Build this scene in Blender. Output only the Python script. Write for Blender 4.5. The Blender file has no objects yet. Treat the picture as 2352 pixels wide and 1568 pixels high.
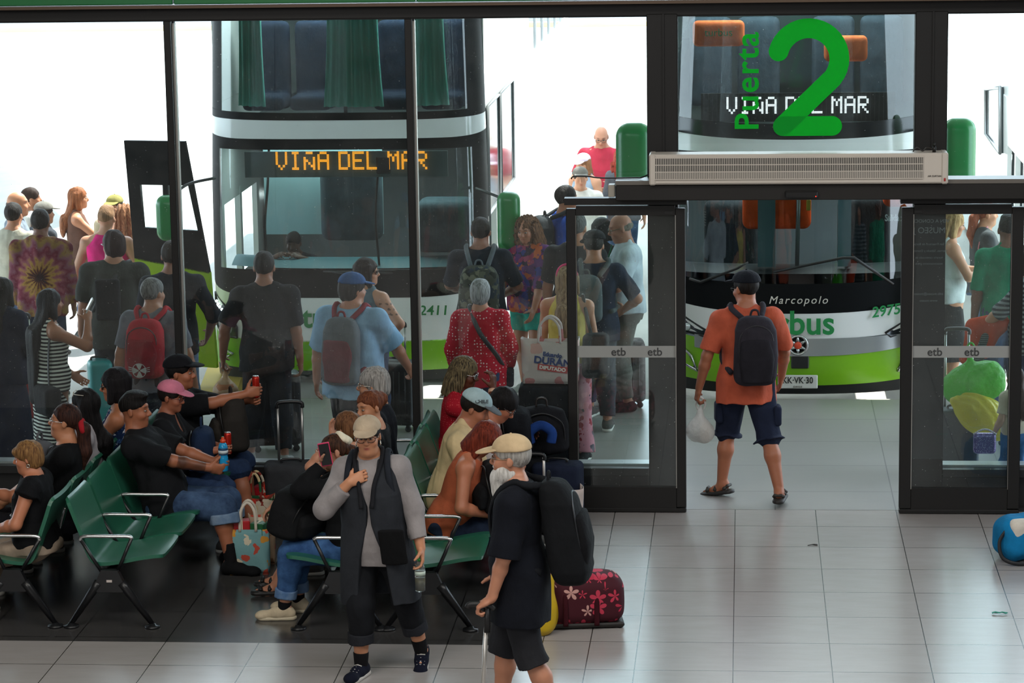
import bpy, bmesh, math, random
import numpy as np
from mathutils import Vector, Matrix
random.seed(5)
S=bpy.context.scene; COL=S.collection
# ---------------------------------------------------------------- camera
CX,CY,CH,YAW,PIT,ROL,FPX=0.0718,-19.857,5.0,0.0852127,0.1798023,-0.0152033,6363.76
def _cam():
    fw=np.array([-math.sin(YAW)*math.cos(PIT),math.cos(YAW)*math.cos(PIT),-math.sin(PIT)])
    r0=np.array([math.cos(YAW),math.sin(YAW),0]);u0=np.cross(r0,fw)
    r=r0*math.cos(ROL)+u0*math.sin(ROL)
    return fw,r,np.cross(r,fw)
FW,RT,UP=_cam(); CAM=np.array([CX,CY,CH])
cd=bpy.data.cameras.new('camera'); cam=bpy.data.objects.new('camera',cd); COL.objects.link(cam)
cd.sensor_width=36; cd.lens=36*FPX/2352; cd.clip_start=.1; cd.clip_end=400
mw=Matrix.Identity(4)
for i in range(3): mw[i][0]=RT[i]; mw[i][1]=UP[i]; mw[i][2]=-FW[i]; mw[i][3]=CAM[i]
cam.matrix_world=mw; S.camera=cam
def ray(x,y): return FW+RT*(x-1176)/FPX-UP*(y-784)/FPX
def atZ(x,y,z=0.): d=ray(x,y); return CAM+d*(z-CH)/d[2]
def atY(x,y,Y): d=ray(x,y); return CAM+d*(Y-CY)/d[1]
# ---------------------------------------------------------------- light
vs=S.view_settings; vs.view_transform='Standard'; vs.look='None'; vs.exposure=0.0; vs.gamma=1.0; vs.use_curve_mapping=False
w=bpy.data.worlds.new('sky'); S.world=w; w.use_nodes=True
bg=w.node_tree.nodes['Background']; bg.inputs[0].default_value=(.74,.87,1,1); bg.inputs[1].default_value=7.5
sd=bpy.data.lights.new('sun','SUN'); sd.energy=15; sd.angle=.01; sd.color=(1,.96,.9)
sun=bpy.data.objects.new('sun',sd); COL.objects.link(sun)
sun.rotation_euler=Vector((-.38,-.42,-.92)).to_track_quat('-Z','Y').to_euler()   # from beyond the buses and the right
def area(name,loc,to,sx,sy,e,c=(1,1,1)):
    d=bpy.data.lights.new(name,'AREA'); d.shape='RECTANGLE'; d.size=sx; d.size_y=sy; d.energy=e; d.color=c
    o=bpy.data.objects.new(name,d); COL.objects.link(o); o.location=loc
    o.rotation_euler=(Vector(to)-Vector(loc)).to_track_quat('-Z','Y').to_euler(); return o
# roof lights of the hall, all under its ceiling
area('roof_light',(-1,-9,8.6),(-1,-8,0),10,3,470,(1,.95,.88))
area('roof_light',(5,-6,8.6),(3,-4,0),3,6,430,(.93,.96,1))
area('roof_light',(-7,-16,8.6),(-3,-5,.8),4,4,560,(1,.95,.88))
area('rear_fill',(-3,-25.0,7.6),(-2,-3,1),12,4,520,(.95,.97,1))  # fill lamp added at the rear wall to brighten faces and fronts
cy=S.cycles
cy.max_bounces=6; cy.diffuse_bounces=3; cy.glossy_bounces=3; cy.transmission_bounces=4; cy.transparent_max_bounces=14
cy.caustics_reflective=False; cy.caustics_refractive=False; cy.sample_clamp_indirect=6
# ---------------------------------------------------------------- helpers: materials
def lin(h):
    h=h.lstrip('#'); v=[int(h[i:i+2],16)/255 for i in (0,2,4)]
    return tuple(x/12.92 if x<=.04045 else ((x+.055)/1.055)**2.4 for x in v)+(1,)
MATS={}
class NT:
    def __init__(s,name):
        s.m=bpy.data.materials.new(name); s.m.use_nodes=True; s.t=s.m.node_tree; s.n=s.t.nodes
        s.b=s.n['Principled BSDF']; s.out=s.n['Material Output']
    def add(s,k,**kw):
        x=s.n.new(k)
        for a,b in kw.items():
            if a in x.bl_rna.properties: setattr(x,a,b)
            else: x.inputs[a].default_value=b
        return x
    def l(s,a,b): s.t.links.new(a,b)
    def co(s,kind='Object',scale=None,rot=None):
        tc=s.add('ShaderNodeTexCoord'); mp=s.add('ShaderNodeMapping')
        if scale is not None: mp.inputs['Scale'].default_value=scale if hasattr(scale,'__len__') else (scale,)*3
        if rot: mp.inputs['Rotation'].default_value=rot
        s.l(tc.outputs[kind],mp.inputs[0]); return mp.outputs[0]
    def noise(s,v,sc,det=3,rough=.5):
        n=s.add('ShaderNodeTexNoise'); n.inputs['Scale'].default_value=sc; n.inputs['Detail'].default_value=det; n.inputs['Roughness'].default_value=rough
        if v is not None: s.l(v,n.inputs['Vector'])
        return n
    def ramp(s,f,stops,interp='LINEAR'):
        r=s.add('ShaderNodeValToRGB'); r.color_ramp.interpolation=interp; e=r.color_ramp.elements
        while len(e)<len(stops): e.new(.5)
        for q,(p,c) in zip(e,stops): q.position=p; q.color=c if len(c)==4 else tuple(c)+(1,)
        s.l(f,r.inputs[0]); return r.outputs[0]
    def mix(s,f,a,b,mode='MIX'):
        m=s.add('ShaderNodeMix',data_type='RGBA',blend_type=mode)
        for i,x in ((0,f),(6,a),(7,b)):
            if isinstance(x,(int,float,tuple)): m.inputs[i].default_value=x
            else: s.l(x,m.inputs[i])
        return m.outputs[2]
    def math(s,op,a,b=0.):
        m=s.add('ShaderNodeMath',operation=op)
        for i,x in ((0,a),(1,b)):
            if isinstance(x,(int,float)): m.inputs[i].default_value=x
            else: s.l(x,m.inputs[i])
        return m.outputs[0]
    def bump(s,h,st,dist=.01):
        b=s.add('ShaderNodeBump'); b.inputs['Strength'].default_value=st; b.inputs['Distance'].default_value=dist
        s.l(h,b.inputs['Height']); s.l(b.outputs[0],s.b.inputs['Normal'])
    def base(s,c):
        if isinstance(c,tuple): s.b.inputs['Base Color'].default_value=c
        else: s.l(c,s.b.inputs['Base Color'])
    def rough(s,r,metal=0.,spec=.5):
        s.b.inputs['Roughness'].default_value=r; s.b.inputs['Metallic'].default_value=metal; s.b.inputs['Specular IOR Level'].default_value=spec
def memo(f):
    def g(*a,**k):
        key=(f.__name__,a,tuple(sorted(k.items())))
        if key not in MATS: MATS[key]=f(*a,**k)
        return MATS[key]
    return g
@memo
def plain(c,r=.5,metal=0.,spec=.5):
    t=NT('paint_'+c); t.base(lin(c)); t.rough(r,metal,spec); return t.m
@memo
def cloth(c,r=.9,var=.18,st=.35):
    t=NT('cloth_'+c); v=t.co(); n=t.noise(v,9,4); a=lin(c)
    d=tuple(x*(1-var) for x in a[:3])+(1,); u=tuple(min(1,x*(1+var)) for x in a[:3])+(1,)
    t.base(t.ramp(n.outputs[0],[(.3,d),(.7,u)])); t.rough(r,0,.2)
    f=t.noise(t.co(scale=(1,1,.6)),13,5,.55); t.bump(f.outputs[0],st*1.7,.02); return t.m
@memo
def denim(c='#2b3c58',fade='#5a7396'):
    t=NT('denim_'+c); v=t.co(); n=t.noise(v,7,5,.6)
    t.base(t.ramp(n.outputs[0],[(.35,lin(c)),(.72,lin(fade))])); t.rough(.9,0,.2)
    f=t.noise(v,40,4); t.bump(f.outputs[0],.4,.01); return t.m
@memo
def skinm(c):
    t=NT('skin_'+c); v=t.add('ShaderNodeVertexColor'); v.layer_name='Col'
    n=t.noise(t.co(),30,4); t.base(t.mix(t.math('MULTIPLY',n.outputs[0],.3),v.outputs[0],(.35,.08,.05,1),'SOFT_LIGHT'))
    t.rough(.48,0,.4); t.b.inputs['Subsurface Weight'].default_value=0.0; return t.m
@memo
def hairm(c,hi=None,sc=1.):
    t=NT('hair_'+c); a=lin(c); hi=lin(hi) if hi else tuple(min(1,x*1.9+.004) for x in a[:3])+(1,)
    v=t.co(scale=(60*sc,60*sc,7*sc)); n=t.noise(v,1.5,4,.6); t.base(t.ramp(n.outputs[0],[(.35,a),(.75,hi)])); t.rough(.6,0,.16)
    t.bump(n.outputs[0],.8,.01); return t.m
@memo
def stripes(a,b,n,axis=2,duty=.5,wob=.3):
    t=NT('striped_cloth'); v=t.co(); s=t.add('ShaderNodeSeparateXYZ'); t.l(v,s.inputs[0]); no=t.noise(v,5,2)
    x=t.math('ADD',t.math('MULTIPLY',s.outputs[axis],n),t.math('MULTIPLY',no.outputs[0],wob))
    t.base(t.ramp(t.math('FRACT',x),[(0,lin(a)),(duty,lin(b))],'CONSTANT')); t.rough(.9,0,.2)
    t.bump(t.noise(v,26,4).outputs[0],.3,.01); return t.m
@memo
def dots(bg_,fg,sc=32,r=.26):
    t=NT('dotted_cloth'); v=t.co(); vo=t.add('ShaderNodeTexVoronoi'); vo.inputs['Scale'].default_value=sc; vo.inputs['Randomness'].default_value=.35; t.l(v,vo.inputs['Vector'])
    t.base(t.ramp(vo.outputs['Distance'],[(0,lin(fg)),(r,lin(bg_))],'CONSTANT')); t.rough(.85,0,.2); t.bump(t.noise(v,20,4).outputs[0],.35,.012); return t.m
@memo
def floral(bg_,cols,sc=14,cover=.62):
    """flowers: petals by voronoi cells, several colours"""
    t=NT('floral_cloth'); v=t.co(); no=t.noise(v,sc*1.3,3); d=t.mix(.08,v,no.outputs['Color'])
    vo=t.add('ShaderNodeTexVoronoi'); vo.inputs['Scale'].default_value=sc; t.l(d,vo.inputs['Vector'])
    sp=t.add('ShaderNodeSeparateColor'); t.l(vo.outputs['Color'],sp.inputs[0])
    k=len(cols); c=t.ramp(sp.outputs[0],[(i/k,lin(x)) for i,x in enumerate(cols)],'CONSTANT')
    f=t.ramp(vo.outputs['Distance'],[(0,(1,1,1)),(cover,(0,0,0))],'CONSTANT')
    t.base(t.mix(f,lin(bg_),c)); t.rough(.85,0,.2); t.bump(t.noise(v,20,4).outputs[0],.3,.01); return t.m
@memo
def tiedye(cols,cx=0.,cz=1.15):
    t=NT('tie_dye_cloth'); v=t.co(); s=t.add('ShaderNodeSeparateXYZ'); t.l(v,s.inputs[0])
    dx=t.math('SUBTRACT',s.outputs[0],cx); dz=t.math('SUBTRACT',s.outputs[2],cz)
    r=t.math('SQRT',t.math('ADD',t.math('MULTIPLY',dx,dx),t.math('MULTIPLY',dz,dz)))
    an=t.math('ARCTAN2',dx,dz); ray_=t.math('MULTIPLY',t.math('SINE',t.math('MULTIPLY',an,17)),.028)
    no=t.noise(v,14,4,.65); x=t.math('ADD',t.math('ADD',r,ray_),t.math('MULTIPLY',no.outputs[0],.22))
    k=len(cols); t.base(t.ramp(t.math('MULTIPLY',x,1.75),[(.12+.88*i/k,lin(c)) for i,c in enumerate(cols)])); t.rough(.9,0,.2); return t.m
@memo
def glassm(tint=(.93,.97,.96,1),haze=.02,refl=1.,r=0.02):
    """a thin pane: clear, mirror-like by Fresnel, with a little dust"""
    t=NT('pane_glass'); tr=t.add('ShaderNodeBsdfTransparent'); tr.inputs[0].default_value=tint
    gl=t.add('ShaderNodeBsdfGlossy'); gl.inputs['Roughness'].default_value=r
    fr=t.add('ShaderNodeFresnel'); fr.inputs[0].default_value=1.5; di=t.add('ShaderNodeBsdfDiffuse'); di.inputs[0].default_value=(.8,.82,.8,1)
    v=t.co(); n=t.noise(v,3.5,6,.65); sp=t.noise(v,95,1,.5)
    h=t.math('MULTIPLY',t.math('SUBTRACT',n.outputs[0],.25),haze*3); h=t.math('MAXIMUM',h,0.)
    spk=t.math('MULTIPLY',t.math('GREATER_THAN',sp.outputs[0],.80),.6 if haze>0 else 0.)
    m1=t.add('ShaderNodeMixShader'); t.l(t.math('MAXIMUM',h,spk),m1.inputs[0]); t.l(tr.outputs[0],m1.inputs[1]); t.l(di.outputs[0],m1.inputs[2])
    m2=t.add('ShaderNodeMixShader'); t.l(t.math('MULTIPLY',fr.outputs[0],refl),m2.inputs[0]); t.l(m1.outputs[0],m2.inputs[1]); t.l(gl.outputs[0],m2.inputs[2])
    t.l(m2.outputs[0],t.out.inputs[0]); return t.m
@memo
def film(c,a=.4,r=.6):
    """thin translucent plastic"""
    t=NT('film_'+c); tr=t.add('ShaderNodeBsdfTransparent'); tr.inputs[0].default_value=tuple(.45+.55*x for x in lin(c)[:3])+(1,)
    m=t.add('ShaderNodeMixShader'); m.inputs[0].default_value=1-a; t.base(lin(c)); t.rough(.3)
    tl=t.add('ShaderNodeBsdfTranslucent'); tl.inputs[0].default_value=lin(c); m0=t.add('ShaderNodeMixShader'); m0.inputs[0].default_value=.4
    t.l(t.b.outputs[0],m0.inputs[1]); t.l(tl.outputs[0],m0.inputs[2]); t.bump(t.noise(t.co(),25,4).outputs[0],.8,.02)
    t.l(m0.outputs[0],m.inputs[2]); t.l(tr.outputs[0],m.inputs[1]); t.l(m.outputs[0],t.out.inputs[0]); return t.m
@memo
def vinyl(c):
    t=NT('vinyl_'+c); t.base(lin(c)); t.rough(.5,0,.2); tl=t.add('ShaderNodeBsdfTranslucent'); tl.inputs[0].default_value=lin(c); m=t.add('ShaderNodeMixShader'); m.inputs[0].default_value=.5
    t.l(t.b.outputs[0],m.inputs[1]); t.l(tl.outputs[0],m.inputs[2]); t.l(m.outputs[0],t.out.inputs[0]); return t.m
@memo
def emit(c,e):
    t=NT('lit_'+c); t.base((0,0,0,1)); t.b.inputs['Emission Color'].default_value=lin(c); t.b.inputs['Emission Strength'].default_value=e; return t.m
@memo
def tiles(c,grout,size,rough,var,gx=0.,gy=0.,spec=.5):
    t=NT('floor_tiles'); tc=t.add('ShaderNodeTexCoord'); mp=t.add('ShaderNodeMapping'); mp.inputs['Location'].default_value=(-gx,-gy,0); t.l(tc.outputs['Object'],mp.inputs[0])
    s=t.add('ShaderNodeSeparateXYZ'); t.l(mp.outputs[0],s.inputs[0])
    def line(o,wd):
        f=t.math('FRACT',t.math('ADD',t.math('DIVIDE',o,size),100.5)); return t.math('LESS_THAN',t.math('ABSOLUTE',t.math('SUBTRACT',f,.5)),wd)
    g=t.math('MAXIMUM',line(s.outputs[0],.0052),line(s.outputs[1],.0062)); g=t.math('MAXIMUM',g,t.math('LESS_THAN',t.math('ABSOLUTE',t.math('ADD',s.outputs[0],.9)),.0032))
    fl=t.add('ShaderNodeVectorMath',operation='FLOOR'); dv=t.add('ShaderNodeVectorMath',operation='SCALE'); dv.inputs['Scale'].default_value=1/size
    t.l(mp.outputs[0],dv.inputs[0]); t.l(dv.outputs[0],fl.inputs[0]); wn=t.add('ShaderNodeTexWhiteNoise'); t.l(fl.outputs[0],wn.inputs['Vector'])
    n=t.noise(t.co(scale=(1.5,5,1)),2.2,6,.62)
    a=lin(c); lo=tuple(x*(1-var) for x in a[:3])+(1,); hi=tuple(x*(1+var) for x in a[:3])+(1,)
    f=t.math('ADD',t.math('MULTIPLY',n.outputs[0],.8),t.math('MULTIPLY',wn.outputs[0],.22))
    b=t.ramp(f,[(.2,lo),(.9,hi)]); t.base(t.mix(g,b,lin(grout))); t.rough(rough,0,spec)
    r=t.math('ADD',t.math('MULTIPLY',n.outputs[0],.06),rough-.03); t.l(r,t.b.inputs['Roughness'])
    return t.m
# ---------------------------------------------------------------- helpers: objects
def tag(o,label=None,cat=None,group=None,kind=None):
    for k,v in (('label',label),('category',cat),('group',group),('kind',kind)):
        if v: o[k]=v
    return o
def empty(name,loc=(0,0,0),rz=0.):
    o=bpy.data.objects.new(name,None); COL.objects.link(o); o.location=loc; o.rotation_euler=(0,0,rz); o.empty_display_size=.2; return o
def mesh_obj(name,v,f,mat,parent=None,smooth=False,quads=None):
    me=bpy.data.meshes.new(name)
    if quads is not None:
        v=np.asarray(v,np.float32); q=np.asarray(quads,np.int32)
        me.vertices.add(len(v)); me.vertices.foreach_set('co',v.ravel()); me.loops.add(q.size); me.loops.foreach_set('vertex_index',q.ravel())
        me.polygons.add(len(q)); me.polygons.foreach_set('loop_start',np.arange(0,q.size,4,dtype=np.int32)); me.update(calc_edges=True)
    else:
        me.from_pydata([tuple(map(float,p)) for p in v],[],f); me.update()
    if smooth: me.polygons.foreach_set('use_smooth',[True]*len(me.polygons))
    for m in (mat if isinstance(mat,(list,tuple)) else [mat]): me.materials.append(m)
    o=bpy.data.objects.new(name,me); COL.objects.link(o)
    if parent: o.parent=parent
    return o
def frame_of(d,hint=(0,0,1)):
    d=np.array(d,float); d/=np.linalg.norm(d)+1e-12; h=np.array(hint,float)
    if abs(d@h)>.95*np.linalg.norm(h): h=np.array((1.,0,0)) if abs(d[0])<.9 else np.array((0,1.,0))
    x=np.cross(h,d); x/=np.linalg.norm(x); return x,np.cross(d,x),d
class MB:
    """collects shapes and links them as ONE mesh object"""
    def __init__(s): s.v=[]; s.f=[]; s.sm=[]; s.mi=[]
    def add(s,v,f,sm=False,mi=0):
        k=len(s.v); s.v+= [tuple(map(float,p)) for p in v]; s.f+=[tuple(i+k for i in q) for q in f]; s.sm+=[sm]*len(f); s.mi+=[mi]*len(f); return s
    def box(s,c,size,R=None,b=0.,mi=0):
        hx,hy,hz=[q/2 for q in size]; b=min(b,hx*.95,hy*.95,hz*.95)
        if b<=0:
            v=[(x,y,z) for x in(-hx,hx) for y in(-hy,hy) for z in(-hz,hz)]; f=[(0,1,3,2),(4,6,7,5),(0,4,5,1),(2,3,7,6),(0,2,6,4),(1,5,7,3)]
        else:
            v=[];idx={}
            for sx in(-1,1):
                for sy in(-1,1):
                    for sz in(-1,1):
                        for ax in range(3):
                            p=[sx*(hx-b),sy*(hy-b),sz*(hz-b)]; p[ax]+=(sx,sy,sz)[ax]*b; idx[(sx,sy,sz,ax)]=len(v); v.append(tuple(p))
            f=[]
            for ax in range(3):
                o=[a for a in range(3) if a!=ax]
                for sg in(-1,1):
                    q=[]
                    for a,c2 in((-1,-1),(1,-1),(1,1),(-1,1)):
                        t=[0,0,0]; t[ax]=sg; t[o[0]]=a; t[o[1]]=c2; q.append(idx[(*t,ax)])
                    f.append(tuple(q))
            for ax in range(3):
                o=[a for a in range(3) if a!=ax]
                for a in(-1,1):
                    for c2 in(-1,1):
                        q=[]
                        for e,w_ in((-1,0),(1,0),(1,1),(-1,1)):
                            t=[0,0,0]; t[ax]=e; t[o[0]]=a; t[o[1]]=c2; q.append(idx[(*t,o[w_])])
                        f.append(tuple(q))
            for sx in(-1,1):
                for sy in(-1,1):
                    for sz in(-1,1): f.append(tuple(idx[(sx,sy,sz,a)] for a in range(3)))
        v=np.array(v,float)
        if R is not None: v=v@np.array(R,float).T
        return s.add(v+np.array(c,float),f,False,mi)
    def tube(s,pts,r,n=8,closed=False,cap=True,mi=0,flat=None):
        """a round bar along points; r one number or one per point; flat=(normal,scale) squashes it"""
        P=[np.array(p,float) for p in pts]; m=len(P); rr=r if hasattr(r,'__len__') else [r]*m
        v=[];f=[];x=None
        for i,p in enumerate(P):
            a=P[(i-1)%m] if (closed or i>0) else P[i]; b=P[(i+1)%m] if (closed or i<m-1) else P[i]
            d=b-a; d/=np.linalg.norm(d)+1e-12
            if x is None: x,y,_=frame_of(d)
            else:
                x=x-d*(x@d); x/=np.linalg.norm(x)+1e-12; y=np.cross(d,x)
            for k in range(n):
                t=2*math.pi*k/n; o=x*math.cos(t)*rr[i]+y*math.sin(t)*rr[i]
                if flat is not None:
                    nn=np.array(flat[0],float); o=o-nn*(o@nn)*(1-flat[1])
                v.append(p+o)
        L=m if closed else m-1
        for i in range(L):
            for k in range(n):
                a=i*n+k; b=i*n+(k+1)%n; c=((i+1)%m)*n; f.append((a,b,c+(k+1)%n,c+k))
        if cap and not closed:
            f.append(tuple(range(n))[::-1]); f.append(tuple(range((m-1)*n,m*n)))
        return s.add(v,f,True,mi)
    def cyl(s,a,b,r1,r2=None,n=16,mi=0): return s.tube([a,b],[r1,r1 if r2 is None else r2],n,mi=mi)
    def lathe(s,prof,c=(0,0,0),ax=(0,0,1),n=20,mi=0,sm=True):
        x,y,d=frame_of(ax); c=np.array(c,float); v=[];f=[];m=len(prof)
        for r,h in prof:
            for k in range(n):
                t=2*math.pi*k/n; v.append(c+d*h+(x*math.cos(t)+y*math.sin(t))*r)
        for i in range(m-1):
            for k in range(n): f.append((i*n+k,i*n+(k+1)%n,(i+1)*n+(k+1)%n,(i+1)*n+k))
        if prof[0][0]>1e-4: f.append(tuple(range(n))[::-1])
        if prof[-1][0]>1e-4: f.append(tuple(range((m-1)*n,m*n)))
        return s.add(v,f,sm,mi)
    def prism(s,poly,o,u,v_,n,t,mi=0):
        """polygon in the plane (u,v_) at o, thickness t along n"""
        o,u,v_,n=[np.array(q,float) for q in(o,u,v_,n)]; k=len(poly)
        a=[o+u*p[0]+v_*p[1] for p in poly]; vv=a+[p+n*t for p in a]
        f=[tuple(range(k))[::-1],tuple(range(k,2*k))]+[(i,(i+1)%k,k+(i+1)%k,k+i) for i in range(k)]
        return s.add(vv,f,False,mi)
    def grid(s,fn,nu,nv,sm=True,mi=0,flip=False):
        v=[fn(i/nu,j/nv) for j in range(nv+1) for i in range(nu+1)]; f=[]
        for j in range(nv):
            for i in range(nu):
                a=j*(nu+1)+i; q=(a,a+1,a+nu+2,a+nu+1); f.append(q[::-1] if flip else q)
        return s.add(v,f,sm,mi)
    def ball(s,c,r,nu=14,nv=9,R=None,mi=0):
        r=r if hasattr(r,'__len__') else (r,)*3
        def fn(u,v):
            a=2*math.pi*u; b=math.pi*(v-.5); p=np.array((math.cos(a)*math.cos(b)*r[0],math.sin(a)*math.cos(b)*r[1],math.sin(b)*r[2]))
            if R is not None: p=np.array(R)@p
            return p+np.array(c,float)
        return s.grid(fn,nu,nv,True,mi)
    def build(s,name,mat,parent=None,weld=False):
        o=mesh_obj(name,s.v,s.f,mat,parent); me=o.data
        me.polygons.foreach_set('use_smooth',s.sm); me.polygons.foreach_set('material_index',s.mi); return o
def rotz(a): c,s_=math.cos(a),math.sin(a); return np.array([[c,-s_,0],[s_,c,0],[0,0,1.]])
def rotx(a): c,s_=math.cos(a),math.sin(a); return np.array([[1.,0,0],[0,c,-s_],[0,s_,c]])
def roty(a): c,s_=math.cos(a),math.sin(a); return np.array([[c,0,s_],[0,1.,0],[-s_,0,c]])
def text(s,name,size,mat,loc,rot,parent=None,ext=.002,off=0.,ax='CENTER',space=1.,sx=1.,shear=0.):
    c=bpy.data.curves.new(name,'FONT'); c.body=s; c.size=size; c.extrude=ext; c.offset=off; c.align_x=ax; c.align_y='CENTER'; c.space_character=space; c.shear=shear; c.resolution_u=4
    o=bpy.data.objects.new(name,c); me=bpy.data.meshes.new_from_object(o); bpy.data.objects.remove(o); me.materials.clear(); me.materials.append(mat); o=bpy.data.objects.new(name,me); COL.objects.link(o); o.location=loc; o.rotation_euler=rot; o.scale=(sx,1,1)
    if parent: o.parent=parent
    return o
def smoothpath(pts,n=6):
    P=[np.array(p,float) for p in pts]; out=[]
    for i in range(len(P)-1):
        p0=P[max(i-1,0)];p1=P[i];p2=P[i+1];p3=P[min(i+2,len(P)-1)]
        for k in range(n):
            t=k/n; out.append(.5*((2*p1)+(p2-p0)*t+(2*p0-5*p1+4*p2-p3)*t*t+(3*p1-p0-3*p2+p3)*t**3))
    out.append(P[-1]); return out
# ---------------------------------------------------------------- soft shapes: blended solids meshed as one continuous surface
BIG=.12
class Soft:
    def __init__(s): s.p=[]; s.w=None
    def _a(s,f,lo,hi,k,op): s.p.append((f,np.array(lo,float),np.array(hi,float),k,op)); return s
    def cone(s,a,b,r1,r2,k=.02,fa=0,fb=0,sq=None,op='u'):
        """tapered limb from a to b; fa/fb cut the ends flat; sq=(direction,factor) squashes it"""
        a=np.array(a,float); b=np.array(b,float); d=b-a; L=np.linalg.norm(d)+1e-9; d=d/L
        if sq is not None: w=np.array(sq[0],float); w=w/np.linalg.norm(w); q=sq[1]
        def f(P):
            p=P-a
            if sq is not None: p=p+np.outer(p@w,w)*(1/q-1)
            t=p@d; tc=np.clip(t,0,L)
            x2=np.einsum('ij,ij->i',p,p)-t*t; dist=np.sqrt(np.maximum(x2+(t-tc)**2,0))-(r1+(r2-r1)*tc/L)
            if sq is not None: dist=dist*min(1,max(q,.5))
            if fb: dist=np.maximum(dist,t-L)
            if fa: dist=np.maximum(dist,-t)
            return dist
        r=max(r1,r2)*(1 if sq is None else max(1,sq[1])); return s._a(f,np.minimum(a,b)-r,np.maximum(a,b)+r,k,op)
    def chain(s,pts,rs,k=.02,**kw):
        for i in range(len(pts)-1): s.cone(pts[i],pts[i+1],rs[i],rs[i+1],k,**kw)
        return s
    def ell(s,c,r,R=None,k=.02,op='u',e=2.):
        c=np.array(c,float); r=np.array(r if hasattr(r,'__len__') else (r,)*3,float); R=np.eye(3) if R is None else np.array(R,float)
        def f(P):
            q=np.abs((P-c)@R/r); n=(q**e).sum(1)**(1/e) if e!=2. else np.sqrt((q*q).sum(1))
            g=np.sqrt(((q/r)**2).sum(1))+1e-9
            return np.where(n<.3,(n-1)*r.min(),n*(n-1)/g if e==2. else (n-1)*r.min())
        ext=np.abs(R)@r; return s._a(f,c-ext,c+ext,k,op)
    def box(s,c,h,rad,R=None,k=.01,op='u'):
        c=np.array(c,float); h=np.array(h,float); R=np.eye(3) if R is None else np.array(R,float)
        def f(P):
            q=np.abs((P-c)@R)-(h-rad); o=np.maximum(q,0); return np.sqrt((o*o).sum(1))+np.minimum(q.max(1),0)-rad
        ext=np.abs(R)@h; return s._a(f,c-ext,c+ext,k,op)
    def loft(s,o,R,tab,k=.03,e=2.3,cap=.0,op='u',off=0.):
        """cross-sections (z, rx, ry, cy[, cx]) stacked on axis R[:,2] from o"""
        T=np.array([list(q)+[0.]*(5-len(q)) for q in tab],float); o=np.array(o,float); R=np.array(R,float); z=T[:,0]
        rm=T[:,1:3].min(1)
        def f(P):
            p=(P-o)@R; t=p[:,2]; tc=np.clip(t,z[0],z[-1])
            rx=np.interp(tc,z,T[:,1])+off; ry=np.interp(tc,z,T[:,2])+off; cy_=np.interp(tc,z,T[:,3]); cx_=np.interp(tc,z,T[:,4])
            n=((np.abs(p[:,0]-cx_)/rx)**e+(np.abs(p[:,1]-cy_)/ry)**e)**(1/e); d=(n-1)*np.minimum(rx,ry)
            over=np.maximum(z[0]-t,t-z[-1])
            if cap>0: return np.minimum(-cap,np.maximum(d,over))+np.hypot(np.maximum(d+cap,0),np.maximum(over+cap,0))
            return np.maximum(d,over)
        m=max(T[:,1].max()+np.abs(T[:,4]).max(),T[:,2].max()+np.abs(T[:,3]).max())+off
        a=o+R[:,2]*z[0]; b=o+R[:,2]*z[-1]; return s._a(f,np.minimum(a,b)-m,np.maximum(a,b)+m,k,op)
    def half(s,p,n,k=.004,lo=None,hi=None):
        """keep only the side the normal n points away from"""
        p=np.array(p,float); n=np.array(n,float); n=n/np.linalg.norm(n)
        return s._a(lambda P:(P-p)@n,lo if lo is not None else (-9,-9,-9),hi if hi is not None else (9,9,9),k,'i')
    def fold(s,amp,freq=22.,seed=0,stretch=(1,1,.45)):
        rs=np.random.RandomState(seed); A=rs.normal(size=(4,3))*freq*np.array(stretch); ph=rs.uniform(0,6,4)
        def w_(P):
            a=np.sin(P@A[0]+ph[0]+1.3*np.sin(P@A[1]*.6+ph[1])); b=np.sin(P@A[2]*1.7+ph[2]+np.sin(P@A[3]+ph[3])); return amp*(.65*a+.35*b)
        s.w=w_; return s
    def mesh(s,v,smooth=1):
        U=[q for q in s.p if q[4]=='u']; lo=np.min([q[1] for q in U],0)-2.5*v-.01; hi=np.max([q[2] for q in U],0)+2.5*v+.01
        n=np.ceil((hi-lo)/v).astype(int)+1; ax=[lo[i]+np.arange(n[i])*v for i in range(3)]
        F=np.full(n,BIG,np.float32)
        for f,a,b,k,op in s.p:
            m=max(k,v)*1.6+v; i0=np.clip(np.floor((a-m-lo)/v).astype(int),0,n-1); i1=np.clip(np.ceil((b+m-lo)/v).astype(int)+1,1,n)
            if (i1<=i0).any(): continue
            sl=tuple(slice(i0[i],i1[i]) for i in range(3)); g=np.stack(np.meshgrid(*[ax[i][sl[i]] for i in range(3)],indexing='ij'),-1).reshape(-1,3)
            sub=F[sl]; d=f(g).reshape(sub.shape).astype(np.float32); k=max(k,1e-5)
            if op=='u': h=np.maximum(k-np.abs(sub-d),0)/k; F[sl]=np.minimum(sub,d)-h*h*k*.25
            else:
                if op=='s': d=-d
                h=np.maximum(k-np.abs(sub-d),0)/k; F[sl]=np.maximum(sub,d)+h*h*k*.25
        if s.w is not None:
            sel=np.argwhere(np.abs(F)<3*v+.02); P=lo+sel*v; F[tuple(sel.T)]+=s.w(P).astype(np.float32)
        for i in range(3):
            q=[slice(None)]*3; q[i]=0; F[tuple(q)]=np.maximum(F[tuple(q)],1e-4); q[i]=-1; F[tuple(q)]=np.maximum(F[tuple(q)],1e-4)
        return _nets(F,lo,v,smooth)
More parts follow.
